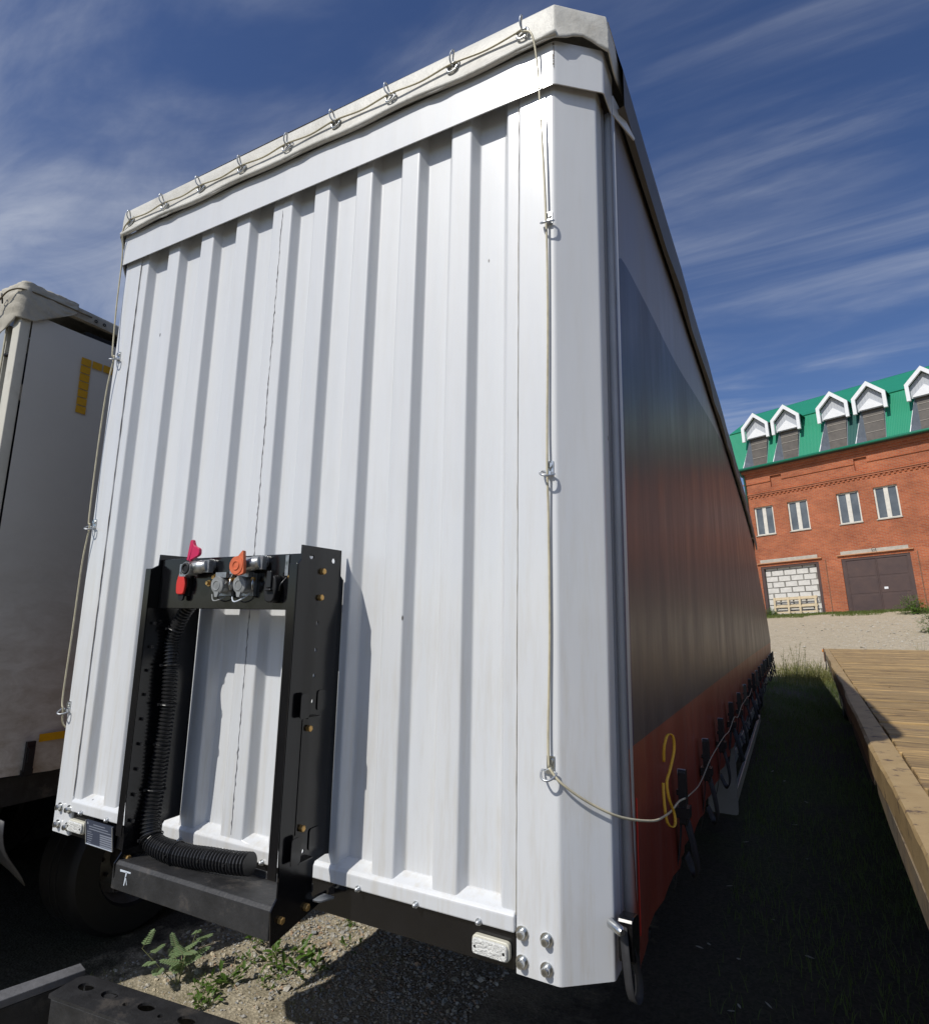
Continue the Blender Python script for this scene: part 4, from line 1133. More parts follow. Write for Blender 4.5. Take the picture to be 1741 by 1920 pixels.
# reflective squares (a corner of the contour marking)
SQ = MB().box(0.0, 0.0012, -0.030, 0.030, -0.0235, 0.0235).mesh('reflective_square', mat('reflective_amber', (0.62, 0.33, 0.012), rough=0.3, var=0.08, vscale=30))
for k in range(7):
    y_ = 0.356 + 0.001 * k; z_ = 2.487 - 0.0525 * k
    put('reflective_square', SQ, T2, (LX + 0.0075 + 0.006 * math.sin(y_ * 8 + z_), y_, z_))
for k in range(1, 6):
    y_ = 0.356 + 0.068 * k; z_ = 2.487
    put('reflective_square', SQ, T2, (LX + 0.0075 + 0.006 * math.sin(y_ * 8 + z_), y_, z_))
MB().box(LX + 0.008, LX + 0.011, 0.385, 0.60, 0.185, 0.228).build('reflective_strip', MATS['reflective_amber'], T2)
# buckles and strap at the foot of its curtain
B2 = MB().box(0, 0.02, -0.022, 0.022, 0.04, 0.20).box(0.02, 0.032, -0.016, 0.016, 0.09, 0.17).box(0.0, 0.012, -0.03, 0.03, 0.02, 0.05).mesh('curtain_buckle', MATS['black_enamel_lever'])
for k in range(4):
    put('curtain_buckle', B2, T2, (LX + 0.018, 0.335 + 0.62 * k, 0.0))
# running gear
WH2 = wheel_mesh(0.47, 0.38); RM2 = rim_mesh(0.47, 0.38)
for y in (1.12, 2.43, 3.74):
    p = (-2.42, y + 0.10, gh(-2.4, y) + 0.47)
    w_ = put('wheel', WH2, T2, p); put('rim', RM2, w_, p)
    p = (-4.3, y, gh(-4.3, y) + 0.49)
    w_ = put('wheel', WH2, T2, p, rot=(0, 0, PI)); put('rim', RM2, w_, p)
MB().box(-4.5, -2.2, 0.2, 12.8, -0.16, -0.004).build('chassis', BLACKM, T2)
MB().box(-4.55, LX - 0.02, -0.02, 0.03, -0.80, -0.005).build('sun_block_board', BLACKM, T2, bevel=0.004)  # added board that keeps the sun off the wheel and ground behind
MB().box(-4.60, -4.57, 0.1, 12.8, -1.30, -0.005).build('lit_ground_screen', BLACKM, T2)  # added board that shuts out the sunlit ground on the far side
MB().box(-4.4, -2.9, 5.2, 5.24, -1.3, -0.165).build('mud_flap', BLACKM, T2)
# torn mudguard hanging in front of the wheel
mg_ = MB(); vs = []
for k in range(9):
    a = k / 8
    for j in range(4):
        vs.append((-2.45 + j * 0.16, 0.20 + 0.13 * a + 0.02 * math.sin(5 * a + j), -0.20 - 0.33 * a * (0.55 + 0.15 * j) + (0.03 if k == 0 else 0)))
mg_.add(vs, [(k * 4 + j, k * 4 + j + 1, k * 4 + 5 + j, k * 4 + 4 + j) for k in range(8) for j in range(3)])
o = mg_.build('mudguard', mat('grey_mudguard', (0.035, 0.035, 0.038), rough=0.5, var=0.2, vscale=8, dirt=(0.05, 0.05, 0.05), dirtscale=9, dirtlim=(0.5, 0.7)), T2, smooth=True)
so = o.modifiers.new('sheet', 'SOLIDIFY'); so.thickness = 0.006

# ================================================================== FLATBED TRAILER (right)
F = thing('flatbed_trailer', (1.981, 0.0, 0.339), 'low flatbed trailer with ochre timber deck parked on the right', 'trailer', local=True)
yaw = -math.atan(0.033)
F.rotation_euler = (0, -math.radians(1.2), yaw)
def deck_wood():
    m = bpy.data.materials.new('worn_ochre_deck')
    m.use_nodes = True
    nt = m.node_tree
    b = nt.nodes['Principled BSDF']
    b.inputs['Roughness'].default_value = 0.75
    t = N(nt, 'ShaderNodeTexCoord')
    oi = N(nt, 'ShaderNodeObjectInfo')
    mul = N(nt, 'ShaderNodeMath', operation='MULTIPLY', i={1: 37.0}); L(nt, oi.outputs['Random'], mul.inputs[0])
    cb = N(nt, 'ShaderNodeCombineXYZ'); L(nt, mul.outputs[0], cb.inputs[0]); L(nt, mul.outputs[0], cb.inputs[1])
    ad = N(nt, 'ShaderNodeVectorMath', operation='ADD'); L(nt, t.outputs['Object'], ad.inputs[0]); L(nt, cb.outputs[0], ad.inputs[1])
    mp_ = N(nt, 'ShaderNodeMapping'); mp_.inputs['Scale'].default_value = (1.6, 16, 16); L(nt, ad.outputs[0], mp_.inputs[0])
    gr = N(nt, 'ShaderNodeTexNoise', i={'Scale': 1.6, 'Detail': 8.0, 'Roughness': 0.7, 'Distortion': 0.6}); L(nt, mp_.outputs[0], gr.inputs['Vector'])
    bg_ = N(nt, 'ShaderNodeTexNoise', i={'Scale': 1.3, 'Detail': 6.0, 'Roughness': 0.65}); L(nt, ad.outputs[0], bg_.inputs['Vector'])
    c1 = N(nt, 'ShaderNodeValToRGB')
    e = c1.color_ramp.elements
    e[0].position = 0.33; e[0].color = (0.07, 0.045, 0.028, 1)
    e[1].position = 0.62; e[1].color = (0.52, 0.345, 0.145, 1)
    x = e.new(0.45); x.color = (0.27, 0.18, 0.09, 1)
    L(nt, gr.outputs[0], c1.inputs[0])
    c2 = N(nt, 'ShaderNodeMix', data_type='RGBA'); L(nt, c1.outputs[0], c2.inputs['A']); c2.inputs['B'].default_value = (0.40, 0.28, 0.135, 1)
    r_ = N(nt, 'ShaderNodeMapRange', i={1: 0.46, 2: 0.64, 3: 0.0, 4: 0.65}); L(nt, bg_.outputs[0], r_.inputs[0]); L(nt, r_.outputs[0], c2.inputs['Factor'])
    # bare grey-violet patches where the paint has gone
    wn_ = N(nt, 'ShaderNodeTexNoise', i={'Scale': 2.2, 'Detail': 9.0, 'Roughness': 0.75}); mpw = N(nt, 'ShaderNodeMapping'); mpw.inputs['Scale'].default_value = (1, 4, 4); L(nt, ad.outputs[0], mpw.inputs[0]); L(nt, mpw.outputs[0], wn_.inputs['Vector'])
    rw = N(nt, 'ShaderNodeMapRange', i={1: 0.60, 2: 0.68}); L(nt, wn_.outputs[0], rw.inputs[0])
    c3 = N(nt, 'ShaderNodeMix', data_type='RGBA'); L(nt, c2.outputs['Result'], c3.inputs['A']); c3.inputs['B'].default_value = (0.19, 0.165, 0.16, 1); L(nt, rw.outputs[0], c3.inputs['Factor'])
    tv = N(nt, 'ShaderNodeMapRange', i={1: 0.0, 2: 1.0, 3: 0.78, 4: 1.12}); L(nt, oi.outputs['Random'], tv.inputs[0])
    hs_ = N(nt, 'ShaderNodeHueSaturation'); L(nt, c3.outputs['Result'], hs_.inputs['Color']); L(nt, tv.outputs[0], hs_.inputs['Value'])
    L(nt, hs_.outputs[0], b.inputs['Base Color'])
    bp = N(nt, 'ShaderNodeBump', i={'Strength': 0.5, 'Distance': 0.01}); L(nt, gr.outputs[0], bp.inputs['Height']); L(nt, bp.outputs[0], b.inputs['Normal'])
    return m
DECK = deck_wood()
OCHRE = mat('worn_ochre_steel', (0.36, 0.25, 0.12), rough=0.6, col2=(0.46, 0.33, 0.165), vscale=5, dirt=(0.11, 0.075, 0.055), dirtscale=9, dirtlim=(0.56, 0.64), bump=0.15, bscale=40)
RUST = mat('rusty_steel', (0.16, 0.085, 0.05), rough=0.85, var=0.4, vscale=9, bump=0.3)
FW = 2.48
# steel rim and boards (local frame: x across, y along, z up; 0 = outer top edge)
sr = MB(); vs = []
ny = 170
for i in range(ny + 1):                       # dented, uneven steel edge
    y = -2.5 + 20.3 * i / ny
    j = lambda a: random.uniform(-a, a)
    d_ = 0.010 * math.sin(y * 1.9) * math.sin(y * 0.7 + 1)
    vs += [(0.105, y, -0.125), (0.105, y, 0.0 + j(.001)), (0.012 + d_ * .4, y, 0.001 + j(.002)), (0.0 + d_ + j(.002), y, -0.010 + j(.003)), (0.0 + d_ + j(.002), y, -0.118 + j(.004)), (0.010, y, -0.125)]
sr.add(vs, [(i * 6 + k, i * 6 + (k + 1) % 6, (i + 1) * 6 + (k + 1) % 6, (i + 1) * 6 + k) for i in range(ny) for k in range(6)])
sr.build('side_rail', OCHRE, F)
MB().box(FW - 0.105, FW, -2.5, 17.8, -0.125, 0.0).build('side_rail', OCHRE, F, bevel=0.006)
MB().box(0.106, FW - 0.106, 17.68, 17.8, -0.125, 0.001).build('end_rail', OCHRE, F, bevel=0.006)
PW = 0.185
pm = MB().box(0.115, FW - 0.115, 0.004, PW - 0.004, -0.045, 0.0).mesh('deck_plank', DECK)
pm_in = MB().box(0.115 + 0.30, FW - 0.115, 0.004, PW - 0.004, -0.045, 0.0).mesh('deck_plank', DECK)
pm_st = MB().box(0.115, 0.115 + 0.29, 0.07, PW - 0.004, -0.045, -0.004).mesh('deck_plank', DECK)
yp = -2.45; k = 0
while yp < 17.6 - PW:
    zj = random.uniform(-0.006, 0.004)
    if any(abs(yp - q) < PW / 2 for q in (2.85, 5.75)):
        put('deck_plank', pm_in, F, (0, yp, zj), bevel=0.003, bseg=1)
        put('deck_plank', pm_st, F, (0, yp, -0.008), bevel=0.003, bseg=1)
    else:
        put('deck_plank', pm, F, (random.uniform(-0.006, 0.006), yp, zj), rot=(random.uniform(-0.012, 0.012), 0, random.uniform(-0.0012, 0.0012)), bevel=0.004, bseg=1)
    yp += PW; k += 1
MB().box(0.11, FW - 0.11, -2.4, 17.6, -0.16, -0.10).build('deck_underside', BLACKM, F)
# frame, brackets and gear below the deck
for x in (0.72, 1.74):
    MB().box(x - 0.07, x + 0.07, -2.2, 17.5, -0.62, -0.161).build('chassis_rail', RUST, F)
for i in range(9):
    ya = -2.3 + 2.2 * i
    MB().prism(fillet([(ya, -0.127), (ya + 2.12, -0.127), (ya + 2.10, -0.20), (ya + 1.6, -0.225), (ya + 0.3, -0.225), (ya + 0.05, -0.20)], 0.03, 3, closed=True), 0.006, 0.035, 'x').build('lower_flange', mat('chipped_grey_rail', (0.17, 0.15, 0.12), rough=0.7, col2=(0.28, 0.20, 0.11), vscale=4, dirt=(0.10, 0.075, 0.06), dirtscale=7, dirtlim=(0.5, 0.62)), F)
for y in (0.3, 3.0, 5.5, 8, 10.5, 13, 15.5):
    MB().prism([(0.02, -0.126), (0.66, -0.126), (0.66, -0.45), (0.02, -0.20)], y, y + 0.02, 'y').build('outrigger', RUST, F)
MB().box(-0.02, 0.0, 17.2, 17.55, -0.32, 0.02).build('end_stake', RUST, F)
MB().box(-0.018, 0.004, 15.4, 15.47, -0.42, -0.02).build('end_stake', BLACKM, F)
MB().prism(fillet([(17.56, -0.09), (17.68, -0.09), (17.68, -0.02), (17.56, -0.02)], 0.02, 3, closed=True), -0.045, 0.0, 'x').build('side_lamp', mat('amber_lamp', (0.75, 0.26, 0.02), rough=0.3), F)
for y in (11.5, 12.8):
    for x in (0.32, 2.16):
        gz_ = gh(1.98 + x + y * 0.033, y) - 0.339 + 0.28
        w_ = put('wheel', WH2, F, (x, y, gz_), rot=(0, 0, PI if x < 1 else 0)); 
        r_ = put('rim', RM2, w_, (x, y, gz_))

# ================================================================== BRICK BUILDING
BR = thing('brick_building', (1.352, 39.818, 1.522), 'red brick garage building with green metal mansard roof and white dormers', 'building', local=True)
BR.rotation_euler = Matrix(((0.942498, 0.330659, -0.048605), (-0.329974, 0.943740, 0.021721), (0.053053, -0.004434, 0.998582))).to_euler()
def brick_mat():
    m = bpy.data.materials.new('red_brick')
    m.use_nodes = True
    nt = m.node_tree
    b = nt.nodes['Principled BSDF']
    b.inputs['Roughness'].default_value = 0.9
    t = N(nt, 'ShaderNodeTexCoord'); sp = N(nt, 'ShaderNodeSeparateXYZ'); L(nt, t.outputs['Object'], sp.inputs[0])
    cb = N(nt, 'ShaderNodeCombineXYZ'); L(nt, sp.outputs['X'], cb.inputs[0]); L(nt, sp.outputs['Z'], cb.inputs[1])
    bt = N(nt, 'ShaderNodeTexBrick', i={'Color1': (0.35, 0.085, 0.032, 1), 'Color2': (0.46, 0.13, 0.048, 1), 'Mortar': (0.36, 0.20, 0.13, 1), 'Scale': 1.0,
                                        'Mortar Size': 0.011, 'Mortar Smooth': 0.2, 'Bias': 0.0, 'Brick Width': 0.26, 'Row Height': 0.085})
    L(nt, cb.outputs[0], bt.inputs['Vector'])
    no = N(nt, 'ShaderNodeTexNoise', i={'Scale': 0.55, 'Detail': 7.0, 'Roughness': 0.65}); L(nt, cb.outputs[0], no.inputs['Vector'])
    mr = N(nt, 'ShaderNodeMapRange', i={1: 0.3, 2: 0.7, 3: 0.66, 4: 1.22}); L(nt, no.outputs[0], mr.inputs[0])
    hs_ = N(nt, 'ShaderNodeHueSaturation'); L(nt, bt.outputs['Color'], hs_.inputs['Color']); L(nt, mr.outputs[0], hs_.inputs['Value'])
    # pale lime bloom
    n2_ = N(nt, 'ShaderNodeTexNoise', i={'Scale': 2.6, 'Detail': 9.0, 'Roughness': 0.75}); L(nt, cb.outputs[0], n2_.inputs['Vector'])
    m2_ = N(nt, 'ShaderNodeMapRange', i={1: 0.60, 2: 0.80, 3: 0.0, 4: 0.4}); L(nt, n2_.outputs[0], m2_.inputs[0])
    mx = N(nt, 'ShaderNodeMix', data_type='RGBA'); L(nt, hs_.outputs[0], mx.inputs['A']); mx.inputs['B'].default_value = (0.46, 0.27, 0.19, 1); L(nt, m2_.outputs[0], mx.inputs['Factor'])
    L(nt, mx.outputs['Result'], b.inputs['Base Color'])
    bp = N(nt, 'ShaderNodeBump', i={'Strength': 0.5, 'Distance': 0.012}); bp.invert = True
    L(nt, bt.outputs['Fac'], bp.inputs['Height']); L(nt, bp.outputs[0], b.inputs['Normal'])
    return m
BRICK = brick_mat()
def ribbed(name, col, col2, axis='X', scale=4.0):
    m = bpy.data.materials.new(name)
    m.use_nodes = True
    nt = m.node_tree
    b = nt.nodes['Principled BSDF']
    b.inputs['Roughness'].default_value = 0.42
    t = N(nt, 'ShaderNodeTexCoord')
    w = N(nt, 'ShaderNodeTexWave', wave_type='BANDS', bands_direction=axis, i={'Scale': scale, 'Distortion': 0.0}); L(nt, t.outputs['Object'], w.inputs['Vector'])
    n_ = N(nt, 'ShaderNodeTexNoise', i={'Scale': 0.8, 'Detail': 5.0}); L(nt, t.outputs['Object'], n_.inputs['Vector'])
    mx = N(nt, 'ShaderNodeMix', data_type='RGBA'); mx.inputs['A'].default_value = rgba(col); mx.inputs['B'].default_value = rgba(col2); L(nt, n_.outputs[0], mx.inputs['Factor'])
    L(nt, mx.outputs['Result'], b.inputs['Base Color'])
    bp = N(nt, 'ShaderNodeBump', i={'Strength': 0.5, 'Distance': 0.03}); L(nt, w.outputs[0], bp.inputs['Height']); L(nt, bp.outputs[0], b.inputs['Normal'])
    return m
ROOFG = ribbed('green_roof_sheet', (0.010, 0.235, 0.125), (0.016, 0.285, 0.155))
ROOFD = ribbed('dark_green_sheet', (0.012, 0.080, 0.070), (0.016, 0.10, 0.085))
WTRIM = mat('white_trim', (0.78, 0.79, 0.80), rough=0.5, var=0.04)
SIDING = ribbed('grey_siding', (0.42, 0.44, 0.47), (0.48, 0.50, 0.53), 'X', 2.0)
CHEEK = mat('blue_grey_cheek', (0.20, 0.23, 0.27), rough=0.6, var=0.1)
FOIL = mat('brown_window_film', (0.115, 0.10, 0.085), rough=0.5, var=0.2, vscale=3)
FOILBAR = mat('pale_batten', (0.34, 0.31, 0.27), rough=0.7)
GLASS = mat('dull_window_glass', (0.085, 0.10, 0.115), rough=0.18, col2=(0.15, 0.17, 0.185), vscale=1.3, dirt=(0.45, 0.47, 0.48), dirtscale=3.5, dirtlim=(0.70, 0.76))
WINF = mat('old_white_frame', (0.66, 0.63, 0.56), rough=0.7, var=0.12, vscale=6)
CONC = mat('concrete_lintel', (0.43, 0.40, 0.34), rough=0.9, var=0.15, vscale=5)
STEEL = mat('maroon_gate_steel', (0.060, 0.036, 0.034), rough=0.55, col2=(0.085, 0.050, 0.042), vscale=1.5, dirt=(0.13, 0.07, 0.045), dirtscale=2.2, dirtlim=(0.60, 0.75))
BLOCK = mat('aerated_block', (0.62, 0.60, 0.56), rough=0.95, var=0.10, vscale=5)
MORTAR = mat('rough_mortar', (0.24, 0.23, 0.21), rough=1.0, var=0.2, vscale=8)
PALW = mat('pallet_timber', (0.58, 0.47, 0.31), rough=0.8, var=0.15, vscale=5)
X0, X1, ZT = -1.15, 22.0, 9.55
wins = [(-0.72, 0.42), (1.27, 2.40), (3.96, 5.09), (5.81, 6.94), (8.55, 9.68), (10.45, 11.58), (13.2, 14.33), (15.05, 16.2)]
gates = [(-0.74, 2.55), (3.72, 6.99), (8.3, 11.6), (12.8, 16.1)]
niches = [(0.48, 1.14), (5.10, 5.75), (9.75, 10.4), (14.3, 14.95)]
holes = [(a, b, 5.06, 6.88) for a, b in wins] + [(a, b, -0.5, 3.06) for a, b in gates] + [(a, b, 8.05, 8.76) for a, b in niches]
xs = sorted(set([X0, X1] + [h[0] for h in holes] + [h[1] for h in holes]))
zs = sorted(set([-0.6, ZT, 5.06, 6.88, 3.06, -0.5, 8.05, 8.76]))
w = MB()
for i in range(len(xs) - 1):
    run = None
    for j in range(len(zs) - 1):
        cx = (xs[i] + xs[i + 1]) / 2; cz = (zs[j] + zs[j + 1]) / 2
        solid = not any(h[0] < cx < h[1] and h[2] < cz < h[3] for h in holes)
        if solid:
            if run is None: run = zs[j]
            if j == len(zs) - 2: w.box(xs[i], xs[i + 1], 0.0, 0.40, run, zs[j + 1])
        elif run is not None:
            w.box(xs[i], xs[i + 1], 0.0, 0.40, run, zs[j]); run = None
w.build('wall', BRICK, BR)
MB().box(X0, X0 + 0.4, 0.401, 12.0, -0.6, ZT).box(X1 - 0.4, X1, 0.401, 12.0, -0.6, ZT).box(X0, X1, 12.0, 12.4, -0.6, ZT).build('wall', BRICK, BR)
for a, b in niches:
    MB().box(a + 0.01, b - 0.01, 0.12, 0.39, 8.06, 8.75).build('niche', BRICK, BR)
# cornice courses
MB().box(X0 - 0.05, X1, -0.07, -0.002, 7.62, 7.72).box(X0 - 0.05, X1, -0.11, -0.002, 7.722, 7.80).build('cornice', BRICK, BR)
dm = MB().box(0, 0.12, -0.055, -0.002, 7.50, 7.618).mesh('dentil', BRICK)
for k in range(72):
    put('dentil', dm, BR, (X0 + 0.05 + 0.25 * k if X0 + 0.05 + 0.25 * k < 17 else 16.9, 0, 0)) if X0 + 0.05 + 0.25 * k < 17 else None
for a, b in zip([X0 - 0.05] + [n_[1] for n_ in niches], [n_[0] for n_ in niches] + [X1]):
    MB().box(a + 0.002, b - 0.002, -0.05, -0.002, 8.42, 8.50).build('string_course', BRICK, BR)
MB().box(X0 - 0.08, X1, -0.10, -0.002, 9.0, 9.12).box(X0 - 0.08, X1, -0.20, -0.002, 9.122, 9.30).build('eaves_course', BRICK, BR)
for x in (2.90, 7.30, 12.2):
    MB().box(x, x + 0.04, -0.012, -0.001, 0.0, 3.12).build('joint_strip', RUST, BR)
# windows
for a, b in wins:
    z0, z1 = 5.065, 6.875
    fm = MB()
    for (p, q, r, s_) in ((a + .005, a + 0.085, z0, z1), (b - 0.085, b - .005, z0, z1), ((a + b) / 2 - 0.105, (a + b) / 2 + 0.105, z0, z1)):
        fm.box(p, q, 0.10, 0.17, r, s_)
    fm.box(a + 0.086, (a + b) / 2 - 0.106, 0.10, 0.17, z0, z0 + 0.07).box((a + b) / 2 + 0.106, b - 0.086, 0.10, 0.17, z0, z0 + 0.07)
    fm.box(a + 0.086, (a + b) / 2 - 0.106, 0.10, 0.17, z1 - 0.06, z1).box((a + b) / 2 + 0.106, b - 0.086, 0.10, 0.17, z1 - 0.06, z1)
    wo = fm.build('window', WINF, BR)
    for p, q in ((a + 0.086, (a + b) / 2 - 0.106), ((a + b) / 2 + 0.106, b - 0.086)):
        MB().box(p, q, 0.140, 0.150, z0 + 0.071, z1 - 0.061).build('pane', GLASS, wo)
    MB().box(a - 0.04, b + 0.04, -0.06, 0.099, 5.01, 5.062).build('sill', CONC, wo)
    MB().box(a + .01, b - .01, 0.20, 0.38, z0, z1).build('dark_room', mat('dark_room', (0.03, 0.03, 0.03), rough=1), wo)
# gates
def gate_frame(a, b):
    f = MB()
    f.box(a + 0.004, a + 0.17, 0.03, 0.14, -0.5, 2.93).box(b - 0.17, b - 0.004, 0.03, 0.14, -0.5, 2.93).box(a + 0.004, b - 0.004, 0.03, 0.14, 2.931, 3.055)
    return f.build('gate_frame', STEEL, BR, bevel=0.01)
for gi, (a, b) in enumerate(gates):
    gf = gate_frame(a, b)
    MB().box(a + 0.02, b - 0.02, -0.035, -0.001, 3.29, 3.49).build('lintel', CONC, BR)
    MB().box(a - 0.17, b + 0.20, -0.12, -0.001, 3.235, 3.285).build('brick_ledge', mat('pale_brick_ledge', (0.50, 0.25, 0.13), rough=0.9, var=0.15), BR)
    if gi == 0:
        MB().box(a + 0.02, b - 0.02, 0.235, 0.39, -0.4, 3.05).build('infill_mortar', MORTAR, BR)
        z = -0.02; r = 0
        while z < 2.85:
            x = a + 0.18 - (0.0 if r % 2 == 0 else 0.36)
            while x < b - 0.2:
                xa = max(x, a + 0.175); xb = min(x + 0.685 + random.uniform(-.03, .02), b - 0.175)
                if xb - xa > 0.12:
                    j = random.uniform(-0.012, 0.012); c_ = 0.02
                    MB().prism(fillet([(xa + .022, z + .022 + j), (xb - .020, z + .018), (xb - .022, z + 0.315 + j), (xa + .020, z + 0.318 - j)], c_, 2, closed=True), 0.20 + random.uniform(-.012, .01), 0.234, 'y').build('block', BLOCK, BR)
                x += 0.715
            z += 0.352; r += 1
    else:
        mid = (a + b) / 2
        for p, q in ((a + 0.172, mid - 0.008), (mid + 0.008, b - 0.172)):
            d = MB().box(p, q, 0.06, 0.09, 0.02, 2.925).build('gate_leaf', STEEL, BR)
            for zz_ in ((0.05, 0.98), (1.02, 1.93), (1.97, 2.90)):
                MB().box(p + 0.06, q - 0.06, 0.048, 0.059, zz_[0] + 0.03, zz_[1] - 0.03).build('gate_panel', STEEL, d, bevel=0.006)
            MB().box(p, p + 0.05, 0.035, 0.059, 0.02, 2.925).build('gate_stile', STEEL, d)
        if gi == 1:
            MB().box(mid + 0.22, mid + 0.40, 0.030, 0.047, 1.22, 1.34).build('padlock_plate', WTRIM, d)
            MB().torus((mid + 0.05, -0.13, 3.42), 0.10, 0.012, (0.1, 1, 0), 16, 6).build('lamp_bracket', BLACKM, BR, smooth=True)
# mansard roof: lower slope in strips between the inset dormers, upper slope above
DC = [0.02, 1.87, 4.50, 6.38, 8.95, 10.82, 13.45, 15.3]
def yl_(z): return -0.46 + (z - 9.46) * (1.36 / 2.95)
edges_ = [X0 - 0.9] + [v for c_ in DC for v in (c_ - 0.60, c_ + 0.56)] + [X1 + 0.3]
for k in range(0, len(edges_), 2):
    a, b = edges_[k], edges_[k + 1]
    dark = abs((a + b) / 2 - 5.44) < 0.3
    b0 = b - 0.30 if b < X1 else b
    MB().hexa([(a, yl_(9.46), 9.46), (b0, yl_(9.46), 9.46), (b0, yl_(9.46) + .05, 9.40), (a, yl_(9.46) + .05, 9.40),
               (a, yl_(11.65), 11.65), (b, yl_(11.65), 11.65), (b, yl_(11.65) + .05, 11.6), (a, yl_(11.65) + .05, 11.6)]).build('roof_sheet', ROOFD if dark else ROOFG, BR)
a, b = edges_[0], edges_[-1]
MB().hexa([(a, yl_(11.651), 11.651), (b, yl_(11.651), 11.651), (b, yl_(11.651) + .05, 11.60), (a, yl_(11.651) + .05, 11.60),
           (a, yl_(12.41), 12.41), (b, yl_(12.41), 12.41), (b, yl_(12.41) + .05, 12.36), (a, yl_(12.41) + .05, 12.36)]).build('roof_sheet', ROOFG, BR)
MB().hexa([(a, 0.82, 12.42), (b, 0.82, 12.42), (b, 0.90, 12.33), (a, 0.90, 12.33), (a, 6.2, 15.35), (b, 6.2, 15.35), (b, 6.25, 15.28), (a, 6.25, 15.28)]).build('upper_roof', ROOFG, BR)
MB().hexa([(a, 6.26, 15.28), (b, 6.26, 15.28), (b, 6.2, 15.36), (a, 6.2, 15.36), (a, 12.6, 9.5), (b, 12.6, 9.5), (b, 12.6, 9.6), (a, 12.6, 9.6)]).build('rear_roof', ROOFG, BR)
MB().prism([(0.90, 12.30), (6.2, 15.25), (12.3, 9.6), (-0.30, 9.62)], X0 - 0.3, X0 - 0.25, 'x').build('gable', BRICK, BR)
MB().cyl((a, yl_(9.46) - 0.04, 9.40), (b, yl_(9.46) - 0.04, 9.40), 0.085, 10).build('gutter', mat('green_gutter', (0.012, 0.17, 0.10), rough=0.4), BR, smooth=True)
MB().box(a, b, -0.44, -0.002, 9.302, 9.33).build('soffit', mat('dark_soffit', (0.06, 0.05, 0.045), rough=0.8), BR)
MB().tube(spline([(X0 - 0.05, -0.42, 9.30), (X0 + 0.02, -0.30, 9.0), (X0 + 0.10, -0.12, 8.6), (X0 + 0.10, -0.12, 4.0), (X0 + 0.10, -0.12, 0.2)], 4), 0.055, 8).build('downpipe', mat('dark_green_pipe', (0.012, 0.07, 0.05), rough=0.4), BR, smooth=True)
